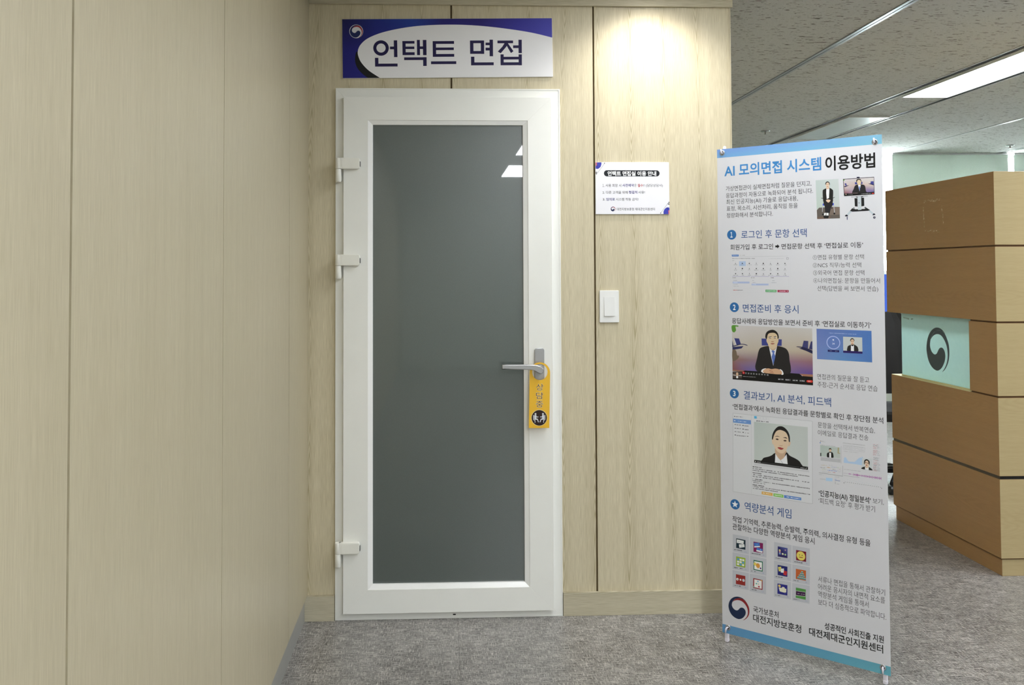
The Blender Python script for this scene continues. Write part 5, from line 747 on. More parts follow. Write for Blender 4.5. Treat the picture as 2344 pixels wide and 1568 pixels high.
('game menu cards',[('P',(195,197,205),[(45.6,369.0),(108.8,369.1),(108.1,305.6),(45.1,305.8)]),('K',(30,30,34),[(50.7,313.7),(81.2,314.8)],3.5),('K',(143,154,200),[(92.0,312.6),(99.6,312.8)],2.8),('P',(195,197,205),[(112.6,368.8),(175.6,369.0),(174.8,307.1),(111.8,305.4)]),('K',(30,30,34),[(117.7,312.9),(152.3,314.1)],3.5),('K',(143,154,200),[(159.1,314.0),(166.5,314.2)],2.8),('P',(195,197,205),[(204.4,369.2),(268.6,369.1),(267.4,306.9),(203.4,305.0)]),('K',(30,30,34),[(209.7,312.9),(227.5,313.5)],3.4),('K',(143,154,200),[(252.2,313.7),(259.4,313.9)],2.7),('P',(195,197,205),[(271.3,368.7),(334.1,369.4),(333.0,307.9),(270.5,306.1)]),('K',(30,30,34),[(275.8,312.9),(307.8,314.0)],3.4),('K',(143,154,200),[(318.2,314.6),(325.2,314.8)],2.7),('P',(195,197,205),[(43.9,303.0),(108.3,303.4),(107.4,242.7),(43.4,240.8)]),('K',(30,30,34),[(49.2,247.9),(83.2,249.4)],3.5),('K',(143,154,200),[(91.3,249.4),(98.9,249.7)],2.8),('P',(195,197,205),[(111.5,303.6),(174.8,302.8),(173.7,242.7),(110.6,241.1)]),('K',(30,30,34),[(116.4,248.2),(133.6,249.0)],3.5),('K',(143,154,200),[(158.0,249.4),(165.4,249.7)],2.7),('P',(195,197,205),[(203.2,302.4),(267.4,303.0),(266.0,241.2),(202.2,238.4)]),('K',(30,30,34),[(208.5,247.1),(233.9,248.3)],3.4),('K',(143,154,200),[(250.8,247.8),(258.0,248.1)],2.7),('P',(195,197,205),[(270.1,302.6),(333.4,304.1),(331.8,242.6),(269.2,240.1)]),('K',(30,30,34),[(274.2,247.4),(292.0,248.2)],3.4),('K',(143,154,200),[(316.9,249.1),(323.9,249.5)],2.7),('P',(195,197,205),[(42.9,237.2),(106.8,238.7),(105.3,176.6),(42.2,175.1)]),('K',(30,30,34),[(48.0,182.8),(74.7,184.2)],3.5),('K',(143,154,200),[(89.3,183.2),(96.8,183.6)],2.8),('P',(195,197,205),[(110.0,237.9),(172.7,240.0),(171.4,175.6),(109.2,174.4)]),('K',(30,30,34),[(114.3,181.7),(136.4,182.9)],3.4),('K',(143,154,200),[(155.7,182.1),(163.1,182.5)],2.7),('P',(195,197,205),[(201.9,235.7),(265.3,238.6),(263.4,177.6),(201.1,174.4)]),('K',(30,30,34),[(206.7,181.4),(227.6,182.5)],3.4),('K',(143,154,200),[(248.2,184.0),(255.3,184.4)],2.7),('P',(195,197,205),[(268.8,237.5),(331.9,239.7),(330.1,177.4),(267.8,175.6)]),('K',(30,30,34),[(273.4,181.7),(294.7,182.9)],3.4),('K',(143,154,200),[(315.3,183.8),(322.3,184.2)],2.7),('P',(20,44,58),[(59.0,356.2),(95.5,355.7),(94.5,320.5),(58.3,321.1)]),('P',(238,240,240),[(61.3,353.0),(88.9,351.8),(87.0,340.1),(60.9,339.9)]),('P',(238,240,240),[(69.3,335.9),(90.4,340.1),(91.7,329.9),(70.8,323.8)]),('K',(64,68,72),[(65.5,345.8),(71.8,346.8)],2.1),('K',(64,68,72),[(77.5,344.7),(83.2,345.6)],2.1),('K',(64,68,72),[(73.6,330.5),(87.9,333.4)],2.1),('P',(132,30,92),[(126.1,356.2),(162.6,356.7),(161.9,320.5),(125.6,319.7)]),('P',(72,122,202),[(127.6,352.1),(149.1,355.8),(150.3,343.6),(129.0,340.2)]),('P',(236,238,244),[(129.0,340.2),(150.3,344.8),(151.2,340.8),(128.5,335.4)]),('P',(72,122,202),[(138.7,337.1),(161.1,335.5),(160.3,328.5),(137.2,328.2)]),('P',(236,238,244),[(137.2,328.5),(160.3,327.9),(159.5,321.5),(136.5,323.6)]),('K',(223,230,244),[(136.0,347.3),(142.5,348.4)],3.5),('K',(223,230,244),[(145.3,331.9),(154.6,332.5)],3.4),('G',[(44,44,110),(88,102,170),(44,38,100),(50,40,100)],[(217.7,356.0),(253.9,356.1),(217.0,319.7),(253.1,320.4)],2),('C',(224,216,144),[(224.9,343.1),(3.5,3.2)]),('C',(220,152,168),[(225.2,337.2),(3.3,3.1)]),('C',(127,168,216),[(225.2,331.3),(3.3,3.1)]),('C',(236,232,200),[(235.7,332.1),(3.6,3.4)]),('C',(184,216,152),[(245.1,331.3),(3.2,3.1)]),('C',(216,160,176),[(245.5,347.3),(2.3,2.2)]),('P',(42,40,96),[(234.3,340.7),(235.8,341.3),(236.1,335.6),(234.3,335.3)]),('P',(124,22,46),[(284.6,355.6),(320.9,355.6),(320.1,320.3),(284.1,319.8)]),('C',(230,212,104),[(301.9,337.7),(15.6,15.8)]),('C',(44,32,20),[(297.0,340.4),(1.6,1.5)]),('C',(44,32,20),[(306.3,340.6),(1.6,1.5)]),('P',(140,20,30),[(295.2,333.7),(308.6,334.3),(308.6,332.1),(295.1,331.6)]),('P',(160,186,52),[(57.7,289.9),(94.4,290.4),(93.0,255.1),(57.3,254.9)]),('P',(92,162,220),[(61.9,284.5),(69.9,284.6),(69.7,277.7),(61.7,277.6)]),('P',(240,240,236),[(61.5,275.3),(69.5,275.4),(69.3,268.6),(61.3,268.5)]),('P',(240,240,236),[(61.1,266.2),(69.1,266.3),(68.9,259.5),(60.9,259.3)]),('P',(240,240,236),[(71.8,284.5),(79.8,284.7),(79.6,277.8),(71.6,277.7)]),('P',(240,240,236),[(71.4,275.4),(79.4,275.5),(79.2,268.7),(71.2,268.6)]),('P',(92,162,220),[(71.0,266.3),(79.0,266.4),(78.8,259.6),(70.8,259.5)]),('P',(240,240,236),[(81.7,284.6),(89.7,284.7),(89.5,277.9),(81.5,277.8)]),('P',(92,162,220),[(81.3,275.5),(89.3,275.6),(89.1,268.8),(81.1,268.7)]),('P',(240,240,236),[(80.9,266.4),(88.9,266.5),(88.7,259.7),(80.7,259.6)]),('P',(26,112,86),[(125.5,290.0),(160.9,290.2),(159.8,254.2),(124.8,254.3)]),('P',(242,242,240),[(128.3,286.2),(157.7,286.8),(156.9,257.4),(127.9,257.6)]),('C',(236,216,104),[(131.6,276.2),(5.6,5.9)]),('C',(226,160,72),[(142.3,272.5),(7.5,8.6)]),('C',(92,42,134),[(151.9,264.7),(2.8,3.4)]),('P',(226,160,72),[(140.8,264.5),(144.5,265.1),(142.6,261.3)]),('P',(30,36,112),[(216.3,289.8),(252.5,290.3),(251.6,254.4),(215.8,254.0)]),('P',(226,218,112),[(217.7,282.7),(229.0,285.8),(231.5,270.3),(220.4,267.6)]),('P',(236,236,232),[(227.7,278.5),(239.5,281.7),(239.4,266.1),(227.6,265.2)]),('P',(194,46,52),[(239.4,274.1),(251.3,273.2),(248.3,258.0),(236.6,259.4)]),('C',(200,160,64),[(224.6,277.1),(2.2,2.0)]),('P',(194,98,48),[(283.0,289.3),(319.3,290.0),(318.5,254.4),(282.3,253.9)]),('P',(64,156,160),[(302.0,283.8),(308.7,284.3),(308.6,279.0),(301.9,278.5)]),('P',(191,226,226),[(302.0,284.5),(308.7,284.7),(308.7,283.3),(301.9,283.0)]),('P',(64,156,160),[(297.3,276.7),(304.0,277.2),(304.0,271.8),(297.3,271.3)]),('P',(191,226,226),[(297.3,277.3),(304.0,277.5),(304.0,276.2),(297.3,275.8)]),('P',(64,156,160),[(305.1,276.7),(311.8,277.2),(311.8,271.8),(305.1,271.3)]),('P',(191,226,226),[(305.1,277.3),(311.8,277.5),(311.8,276.2),(305.1,275.8)]),('P',(64,156,160),[(292.7,269.5),(299.4,270.0),(299.4,264.6),(292.6,264.1)]),('P',(191,226,226),[(292.7,270.1),(299.4,270.3),(299.4,269.0),(292.7,268.6)]),('P',(64,156,160),[(300.5,269.5),(307.2,270.0),(307.1,264.6),(300.4,264.1)]),('P',(191,226,226),[(300.5,270.2),(307.2,270.3),(307.2,269.0),(300.5,268.7)]),('P',(64,156,160),[(308.2,269.5),(314.9,270.0),(314.9,264.7),(308.2,264.2)]),('P',(191,226,226),[(308.2,270.2),(314.9,270.4),(314.9,269.0),(308.2,268.7)]),('P',(64,156,160),[(288.0,262.3),(294.8,262.8),(294.7,257.4),(288.0,256.9)]),('P',(191,226,226),[(288.0,263.0),(294.8,263.1),(294.8,261.8),(288.0,261.4)]),('P',(64,156,160),[(295.8,262.3),(302.5,262.8),(302.5,257.5),(295.8,256.9)]),('P',(191,226,226),[(295.8,263.0),(302.5,263.2),(302.5,261.8),(295.8,261.5)]),('P',(64,156,160),[(303.6,262.3),(310.3,262.8),(310.3,257.5),(303.6,257.0)]),('P',(191,226,226),[(303.6,263.0),(310.3,263.2),(310.3,261.8),(303.6,261.5)]),('P',(64,156,160),[(311.4,262.4),(318.0,262.9),(318.0,257.5),(311.3,257.0)]),('P',(191,226,226),[(311.4,263.0),(318.0,263.2),(318.0,261.9),(311.3,261.5)]),('P',(152,46,42),[(56.3,224.7),(93.0,225.1),(92.3,189.8),(55.6,188.9)]),('C',(240,240,240),[(62.0,207.4),(4.8,4.7)]),('C',(240,240,240),[(74.0,207.8),(3.2,3.3)]),('C',(200,210,220),[(85.7,208.0),(4.9,5.2)]),('C',(32,32,32),[(62.9,207.1),(1.5,1.4)]),('C',(32,32,32),[(59.5,209.2),(1.1,1.0)]),('C',(32,32,32),[(64.4,204.6),(1.0,0.9)]),('P',(138,42,40),[(63.9,199.1),(85.7,199.5),(85.7,198.8),(63.9,198.4)]),('P',(144,26,36),[(123.5,224.1),(159.2,224.2),(158.3,188.8),(122.4,188.4)]),('P',(240,239,236),[(127.2,220.8),(156.0,221.1),(155.0,191.9),(126.4,191.8)]),('C',(143,192,220),[(141.2,215.8),(3.2,2.9)]),('C',(74,168,160),[(135.5,206.6),(2.8,2.6)]),('C',(200,176,160),[(143.0,206.4),(2.2,2.1)]),('C',(184,44,68),[(144.8,197.3),(3.3,3.1)]),('C',(224,176,96),[(155.1,221.4),(2.6,2.4)]),('C',(144,184,168),[(126.2,193.0),(3.0,2.8)]),('P',(40,42,132),[(214.8,223.9),(251.4,225.1),(250.7,188.4),(214.0,187.5)]),('C',(230,204,114),[(222.0,216.7),(4.7,4.4)]),('P',(232,228,204),[(219.2,210.8),(230.1,211.1),(233.7,216.0),(240.9,215.1),(241.8,211.5),(247.4,211.2),(246.6,198.6),(239.1,196.5),(230.0,196.9),(222.8,197.6)]),('K',(144,144,192),[(239.0,192.1),(245.3,193.3)],2.0),('P',(84,154,74),[(282.1,223.6),(317.8,224.1),(316.9,188.2),(281.0,187.7)]),('P',(228,236,224),[(281.7,212.8),(316.3,214.8),(315.9,198.7),(281.3,195.6)]),('P',(62,26,68),[(282.1,211.8),(316.0,213.7),(315.6,200.0),(281.6,197.0)]),('K',(216,200,220),[(287.3,203.9),(295.3,204.7)],2.3),('K',(216,200,220),[(299.7,204.7),(313.8,206.0)],2.3)])]

for _it in BAN_TEXT + NOTICE_TEXT + QN + [Q34]:
    glyphs(_it[0], _it[6])

# ------------------------------------------------------------------ the setting
WX0, WX1 = -0.519, 1.2014           # left wall face, free end of the wooden wall
DX0, DX1, DZ = -0.4095, 0.4971, 2.119   # door frame outline

struct('floor', MB().box(-0.75, 9.1, -10.1, 6.0, -0.08, 0.0), 'floor')
struct('ceiling', MB().box(-0.75, 9.1, -10.1, 6.0, CEIL, CEIL + 0.08), 'ceiling')

# wooden wall with the door: three panels, two grooves, opening behind the door
mb = MB()
G1, G2, GW = 0.0565, 0.638, 0.0035
DEP = 0.012
for a, b in ((WX0 - 0.10, G1 - GW), (G1 + GW, G2 - GW), (G2 + GW, WX1)):
    segs = []
    if b <= DX0 or a >= DX1:
        segs = [(a, b, 0, CEIL)]
    else:
        if a < DX0:
            segs.append((a, DX0, 0, CEIL))
        if b > DX1:
            segs.append((DX1, b, 0, CEIL))
        segs.append((max(a, DX0), min(b, DX1), DZ, CEIL))
    for p in segs:
        mb.box(p[0], p[1], 0.0, DEP, p[2], p[3], mi=0)
mb.box(WX0 - 0.10, DX0, DEP, 0.09, 0, CEIL, mi=1)
mb.box(DX1, WX1, DEP, 0.09, 0, CEIL, mi=1)
mb.box(DX0, DX1, DEP, 0.09, DZ, CEIL, mi=1)
struct('wall_back', mb, ['wood_back', 'groove'])
mb = MB()
mb.box(WX1 - 0.10, WX1 + 0.0, 0.09, 5.8, 0, CEIL)
struct('wall_inner', mb, 'wood_left')

# left wall: panels with grooves, hung 14 mm proud of the wall, clear of the floor
mb = MB()
edges = [-10.0] + [-0.4900 - 0.0035 - 1.0175 * k for k in range(8, -1, -1)] + [0.0]
edges = [-10.0, -9.63, -8.61, -7.60, -6.58, -5.56, -4.545, -3.527, -2.456, -1.503, -0.485, 0.0]
for i, (a, b) in enumerate(zip(edges, edges[1:])):
    g0 = 0.004 if a == -2.456 else 0.0022
    g1 = 0.004 if b == -2.456 else 0.0022
    mb.box(WX0 - 0.012, WX0, a + g0, b - (g1 if b < 0 else 0), 0.098, CEIL)
mb.box(WX0 - 0.10, WX0 - 0.014, -10.0, 0.0, 0.0, CEIL, mi=1)
struct('wall_left', mb, ['wood_left', 'groove'])
struct('baseboard_left', MB().box(WX0 - 0.0138, WX0 - 0.0085, -10.0, -0.022, 0, 0.099, 0.001), 'vinyl')

mb = MB().box(WX0 - 0.0138, DX0 - 0.002, -0.020, -0.0004, 0, 0.0975, 0.0012)
struct('baseboard_back', mb, 'wood_trim')
mb = MB().box(DX1 + 0.002, WX1 + 0.012, -0.015, -0.0004, 0, 0.0925, 0.0012)
struct('baseboard_back.001', mb, 'wood_trim')
mb = MB().box(WX0 + 0.0005, WX1 + 0.012, -0.014, -0.0004, 2.4615, CEIL - 0.0005, 0.0012)
struct('trim_1', mb, 'wood_trim')
mb = MB().box(WX1 + 0.0003, WX1 + 0.006, -0.004, 0.05, 0.093, 2.461, 0.001)
struct('trim_2', mb, 'wood_left')

# closing walls out of the picture
struct('wall_right', MB().box(9.0, 9.1, -10.0, 5.9, 0, CEIL), 'far_wall')
struct('wall_rear', MB().box(-0.6, 9.0, -10.1, -10.0, 0, CEIL), 'far_wall')

# far wall with its long window
FY = 5.80
mb = MB()
mb.box(-0.6, 4.55, FY, FY + 0.12, 0, CEIL)
mb.box(7.9, 9.0, FY, FY + 0.12, 0, CEIL)
mb.box(4.55, 7.9, FY, FY + 0.12, 0, 0.88)
struct('wall_far', mb, 'far_wall')
w = empty('window_1', (4.55, FY, 0.88))
tag(w, kind='structure')
mb = MB()
for a, b in ((0, 0.05), (1.30, 1.36), (2.62, 2.68), (3.30, 3.35)):
    mb.box(a, b, 0.02, 0.08, 0, CEIL - 0.88, 0.002)
mb.box(0.05, 3.30, 0.02, 0.08, 0, 0.05, 0.002)
mb.box(0.05, 3.30, 0.02, 0.08, 0.46, 0.50, 0.002)
mb.box(0.05, 3.30, 0.02, 0.08, CEIL - 0.88 - 0.04, CEIL - 0.88, 0.002)
mb.build('window_frame', 'window_frame', w)
for a, b in ((0.05, 1.30), (1.36, 2.62), (2.68, 3.30)):
    MB().box(a, b, 0.045, 0.051, 0.50, CEIL - 0.92).build('window_pane', 'pane', w)
    MB().box(a, b, 0.045, 0.051, 0.05, 0.46).build('window_pane', 'pane_blue', w)
w2 = []
for i, (a, b, lab) in enumerate(((4.712, 5.945, 'grey-green roller blind between the two bright window strips, above the wooden desk'),
                                 (6.008, 7.24, 'grey-green roller blind at the right edge, beyond the narrow bright window strip'))):
    e = empty('roller_blind', ((a + b) / 2, FY - 0.045, CEIL))
    tag(e, lab, 'blind', 'roller blinds on the far window')
    h = (b - a) / 2
    mb = MB()
    nseg = 24
    prof = [(-h + 2 * h * k / nseg, 0.0012 * math.sin(k * 1.7)) for k in range(nseg + 1)]
    mb.prism([(x, y) for x, y in prof] + [(x, y + 0.0015) for x, y in reversed(prof)], -1.66, -0.018, plane='xy')
    mb.build('fabric', 'blind', e)
    MB().box(-h, h, -0.012, 0.012, -0.02, -0.002, 0.003).build('cassette', 'window_frame', e)
    MB().box(-h, h, -0.006, 0.008, -1.69, -1.66, 0.003).build('bottom_bar', 'window_frame', e)

# ceiling rails and slots, running away from the camera
def rail(name, x0, x1, y0=-9.9, y1=5.75, mat='ceiling_rail', drop=0.004):
    return struct(name, MB().box(x0, x1, y0, y1, CEIL - drop, CEIL - 0.0003, 0.0008), mat)


mb = MB()
mb.box(2.128, 2.146, -9.9, 5.75, CEIL - 0.006, CEIL - 0.0003, 0.0008, mi=0)
mb.box(2.146, 2.151, -9.9, 5.75, CEIL - 0.0015, CEIL - 0.0003, mi=1)
mb.box(2.151, 2.169, -9.9, 5.75, CEIL - 0.006, CEIL - 0.0003, 0.0008, mi=0)
struct('trim_3', mb, ['rail_metal', 'slot'])
n = 4
for x in (3.205, 5.850):
    for s_, xx in ((1, x), (-1, x + 0.405)):
        mb = MB()
        mb.box(xx - 0.022, xx + 0.022, -9.9, 5.75, CEIL - 0.0015, CEIL - 0.0003, mi=1)
        mb.box(xx - s_ * 0.029, xx - s_ * 0.022, -9.9, 5.75, CEIL - 0.005, CEIL - 0.0003, mi=0)
        mb.box(xx + s_ * 0.022, xx + s_ * 0.026, -9.9, 5.75, CEIL - 0.005, CEIL - 0.0003, mi=0)
        struct('trim_%d' % n, mb, ['ceiling_rail', 'slot'])
        n += 1
rail('trim_%d' % n, 4.686, 4.718)
n += 1
rail('trim_%d' % n, 1.21, 9.0, FY - 0.03, FY - 0.002, 'ceiling_rail', 0.008)


# ------------------------------------------------------------------ ceiling fixtures
def ceiling_light(x0, x1, y0, y1, lit, label, first=[None]):
    e = empty('ceiling_light', ((x0 + x1) / 2, (y0 + y1) / 2, CEIL))
    a, b = (x1 - x0) / 2, (y1 - y0) / 2
    mb = MB()
    t = 0.010
    mb.box(-a, -a + t, -b, b, -0.012, -0.0005, 0.001).box(a - t, a, -b, b, -0.012, -0.0005, 0.001)
    mb.box(-a + t, a - t, -b, -b + t, -0.012, -0.0005, 0.001).box(-a + t, a - t, b - t, b, -0.012, -0.0005, 0.001)
    mb.build('lamp_frame', 'lamp_frame', e)
    d = MB().box(-a + t, a - t, -b + t, b - t, -0.008, -0.002).build('diffuser', (lit if isinstance(lit, str) else 'lamp_on') if lit else 'lamp_off', e)
    tag(e, label, 'ceiling light', 'recessed ceiling panels between the dark slots')
    return e


ceiling_light(3.245, 3.575, 0.80, 2.63, True, 'lit white ceiling panel between dark slots at upper right')
ceiling_light(3.245, 3.575, 3.475, 4.735, False, 'unlit pale blue ceiling panel behind the lit one, above the banner')
ceiling_light(3.245, 3.575, -0.745, 0.30, True, 'added unseen lit ceiling panel nearer the camera in the row over the desk')  # out of frame, added to light the space before the desk
ceiling_light(3.245, 3.575, -2.855, -1.59, True, 'added unseen lit ceiling panel level with the camera in the row over the desk')  # another unseen panel added to the desk row for light near the camera
ceiling_light(0.80, 1.20, -3.92, -2.65, 'lamp_added', 'added unseen fill panel over the corridor, right above the camera')  # added fill light over the corridor, never in view
ceiling_light(0.80, 1.20, -1.86, -0.60, 'lamp_added', 'added unseen fill panel over the corridor, in front of the wooden wall')  # added out of view to brighten the door, sign and upper wall
ceiling_light(0.80, 1.20, -5.98, -4.71, 'lamp_back', 'lit ceiling panel over the corridor, reflected lowest but one in the door glass')
ceiling_light(0.80, 1.20, -8.20, -6.89, 'lamp_back', 'lit ceiling panel over the corridor, farthest behind the camera')
ceiling_light(5.89, 6.215, 1.365, 2.63, True, 'added unseen lit ceiling panel in the row right of the desk')  # invented panel outside the frame, adds light from the right
ceiling_light(5.89, 6.215, -1.9, -0.6, True, 'added unseen lit ceiling panel in the right row, nearer the camera')  # second invented panel of the right row, there for its light only

# recessed downlight that washes the wooden wall
DLX, DLY = 0.86, -0.225
e = empty('downlight', (DLX, DLY, CEIL))
tag(e, 'round recessed downlight close above the wooden wall, right of the blue sign', 'downlight')
MB().lathe([(0.034, -0.002), (0.047, -0.004), (0.049, -0.001), (0.034, -0.0004)], (0, 0, 0), 'z', 32, closed=True).build('trim_ring', 'lamp_frame', e)
MB().lathe([(0.0005, -0.0012), (0.033, -0.0012), (0.033, -0.0006), (0.0005, -0.0006)], (0, 0, 0), 'z', 32).build('lens', 'bulb', e)
sd = bpy.data.lights.new('downlight_beam', 'SPOT')
sd.energy = SPOT_W
sd.color = (1.0, 0.97, 0.91)
sd.spot_size = math.radians(125)
sd.spot_blend = 0.9
sd.shadow_soft_size = 0.03
so = bpy.data.objects.new('downlight_beam', sd)
COL.objects.link(so)
so.parent = e
so.location = (0, 0, -0.02)

for x, y, lab in ((2.851, 4.255, 'small chrome sprinkler head on the ceiling above the left end of the banner'),
                  (5.583, 5.134, 'small chrome sprinkler head on the ceiling at the far right above the blinds')):
    e = empty('sprinkler_head', (x, y, CEIL))
    tag(e, lab, 'sprinkler', 'ceiling sprinkler heads')
    MB().lathe([(0.0, -0.012), (0.034, -0.010), (0.04, -0.003), (0.04, -0.0005), (0.0, -0.0005)], (0, 0, 0), 'z', 24).build('escutcheon', 'steel', e)
    mb = MB().lathe([(0.007, -0.03), (0.009, -0.011), (0.0, -0.0105)], (0, 0, 0), 'z', 12)
    mb.lathe([(0.0, -0.034), (0.014, -0.033), (0.014, -0.031), (0.0, -0.030)], (0, 0, 0), 'z', 16)
    mb.build('nozzle', 'steel', e)

# ------------------------------------------------------------------ the door
door = empty('door_1', ((DX0 + DX1) / 2, 0, 0))
tag(door, kind='structure', label='white plastic door with a dark frosted glass pane, closed in the wooden wall')
ox = (DX0 + DX1) / 2


def R(x0, x1, z0, z1):
    return [(x0 - ox, z0), (x1 - ox, z0), (x1 - ox, z1), (x0 - ox, z1)]


def mitred(mb, out, inn, yo, yi, y1, gap=0.00006):
    """four mitred rails: face runs from depth yo at the outline to yi at the inner edge"""
    (ax0, az0), (_, _), (ax1, az1) = out[0], out[1], out[2]
    (bx0, bz0), (_, _), (bx1, bz1) = inn[0], inn[1], inn[2]
    O = [(ax0, az0), (ax1, az0), (ax1, az1), (ax0, az1)]
    I = [(bx0, bz0), (bx1, bz0), (bx1, bz1), (bx0, bz1)]
    for k in range(4):
        j = (k + 1) % 4
        q = [O[k], O[j], I[j], I[k]]
        dx, dz = q[1][0] - q[0][0], q[1][1] - q[0][1]
        ln = math.hypot(dx, dz)
        dx, dz = dx / ln * gap, dz / ln * gap
        q = [(q[0][0] + dx, q[0][1] + dz), (q[1][0] - dx, q[1][1] - dz), (q[2][0] - dx, q[2][1] - dz), (q[3][0] + dx, q[3][1] + dz)]
        ys = (yo, yo, yi, yi)
        vs = [mb.bm.verts.new((x, y, z)) for (x, z), y in zip(q, ys)] + [mb.bm.verts.new((x, y1, z)) for x, z in q]
        fs = [mb.bm.faces.new([vs[i] for i in f]) for f in ((0, 1, 2, 3), (7, 6, 5, 4), (0, 4, 5, 1), (1, 5, 6, 2), (2, 6, 7, 3), (3, 7, 4, 0))]
        bmesh.ops.recalc_face_normals(mb.bm, faces=fs)
        es = [ed for ed in {ed for f in fs for ed in f.edges} if all(v in vs[:4] for v in ed.verts)]
        bmesh.ops.bevel(mb.bm, geom=es, offset=0.0003, segments=1, affect='EDGES')
    return mb


FR = R(DX0, DX1, 0.0, DZ)
FRI = R(DX0 + 0.05, DX1 - 0.055, 0.05, DZ - 0.055)
mb = mitred(MB(), FR, FRI, -0.012, -0.012, 0.07)
# thin raised lip around the outside of the frame
o4, i4 = R(DX0 + 0.0005, DX1 - 0.0005, 0.0005, DZ - 0.0005), R(DX0 + 0.005, DX1 - 0.005, 0.005, DZ - 0.005)
mb.ring(o4, i4, -0.0136, -0.011)
mb.build('door_frame', 'pvc', door)
SX0, SX1, SZ0, SZ1 = -0.3755, 0.4585, 0.032, 2.080
BX0, BX1, BZ0, BZ1 = -0.2785, 0.363, 0.1245, 1.986
GX0, GX1, GZ0, GZ1 = -0.2625, 0.3465, 0.1405, 1.9715
mb = mitred(MB(), R(SX0, SX1, SZ0, SZ1), R(BX0, BX1, BZ0, BZ1), -0.036, -0.036, -0.0125)
sash = mb.build('door_sash', 'pvc', door)
mb = mitred(MB(), R(BX0 + .00015, BX1 - .00015, BZ0 + .00015, BZ1 - .00015), R(GX0 + .003, GX1 - .003, GZ0 + .003, GZ1 - .003), -0.034, -0.027, -0.0125)
mb.ring(R(GX0 + .0028, GX1 - .0028, GZ0 + .0028, GZ1 - .0028), R(GX0, GX1, GZ0, GZ1)[:], -0.0262, -0.018)
mb.build('glazing_bead', 'pvc_bead', door)
MB().ring(R(GX0 - 0.001, GX1 + 0.001, GZ0 - 0.001, GZ1 + 0.001), R(GX0 + 0.0025, GX1 - 0.0025, GZ0 + 0.0025, GZ1 - 0.0025), -0.0185, -0.0165).build('glass_gasket', 'gasket', door)
MB().box(GX0 - 0.004 - ox, GX1 + 0.004 - ox, -0.0163, -0.008, GZ0 - 0.004, GZ1 + 0.004).build('glass_pane', 'door_glass', door)
MB().prism([(x - ox, z) for x, z in rrect(0.0570, 0.0690, 0.0125, 0.0175, 0.0024)], -0.0123, -0.0119).build('weep_hole', 'hinge_gap', door)
o_ = MB().box(DX0 + .055 - ox, DX1 - .06 - ox, 0.02, 0.03, 0.055, DZ - .06)
o_.build('back_panel', 'gasket', door)

for z0, z1 in ((1.788, 1.832), (1.4035, 1.4475), (0.2715, 0.3155)):
    hg = MB()
    hg.prism([(x - ox, z) for x, z in rrect(-0.398, -0.3095, z0, z1, 0.009)], -0.0585, -0.0365, bevel=0.0016)
    hg.lathe([(0.0, z0), (0.0108, z0), (0.0122, z0 + 0.0015), (0.0122, z1 - 0.0015), (0.0108, z1), (0.006, z1), (0.006, z1 - 0.004), (0.0, z1 - 0.004)], (-0.3945 - ox, -0.0475, 0), 'z', 24)
    h = hg.build('hinge', 'hinge', door)
    MB().prism([(x - ox, z) for x, z in rrect(-0.381, -0.3125, z0 + 0.003, z1 - 0.003, 0.007)], -0.0592, -0.0584, bevel=0.0003).build('cover_plate', 'hinge', h)
    MB().lathe([(0.0, z0 - 0.0534), (0.009, z0 - 0.0528), (0.0118, z0 - 0.0495), (0.0118, z0 - 0.002), (0.0112, z0 - 0.001), (0.0, z0 - 0.001)], (-0.3945 - ox, -0.0475, 0), 'z', 24).build('barrel', 'hinge', h)
    MB().box(-0.4055 - ox, -0.3835 - ox, -0.036, -0.0122, z0 - 0.047, z0 - 0.004, 0.002).build('hinge_bracket', 'hinge', h)
    MB().box(-0.3095 - ox, -0.3075 - ox, -0.052, -0.0365, z0 + 0.010, z1 - 0.014, 0.0004).build('set_screw_slot', 'hinge_gap', h)

# handle: tapered backplate, neck and lever
hd = MB()
hd.prism([(x - ox, z) for x, z in rrect(0.3855, 0.4243, 0.845, 1.0715, 0.010, 6)], -0.0445, -0.0362, bevel=0.0022)
handle = hd.build('door_handle', 'alu', door)
for x in (0.397, 0.4125):
    MB().lathe([(0.0, -0.0451), (0.0011, -0.0451), (0.0011, -0.0443), (0.0, -0.0443)], (x - ox, 0, 1.052), 'y', 10).build('plate_mark', 'chrome', handle)
NX, NZ = 0.4065, 0.9895
MB().lathe([(0.0150, -0.0443), (0.0150, -0.0475), (0.0098, -0.0500), (0.0092, -0.0800), (0.0, -0.0800)], (NX - ox, 0, NZ), 'y', 24).build('lever_neck', 'alu', handle)
top = [(0.2522, 1.0112), (0.300, 1.0110), (0.350, 1.0106), (0.3781, 1.0098), (0.3951, 1.0069), (0.4085, 1.0012), (0.4165, 0.9930)]
bot = [(0.4168, 0.9850), (0.4130, 0.9780), (0.4070, 0.9738), (0.4000, 0.9750), (0.3920, 0.9788), (0.3804, 0.9858), (0.3659, 0.9897), (0.330, 0.9912), (0.290, 0.9922), (0.2545, 0.9932), (0.2522, 0.9950)]
lv = MB().prism([(x - ox, z) for x, z in catmull(top, 3, closed=False) + catmull(bot, 3, closed=False)], -0.0960, -0.0795, bevel=0.0030)
for f in lv.bm.faces:
    f.smooth = len(f.verts) <= 4
lv.build('lever', 'alu', handle)

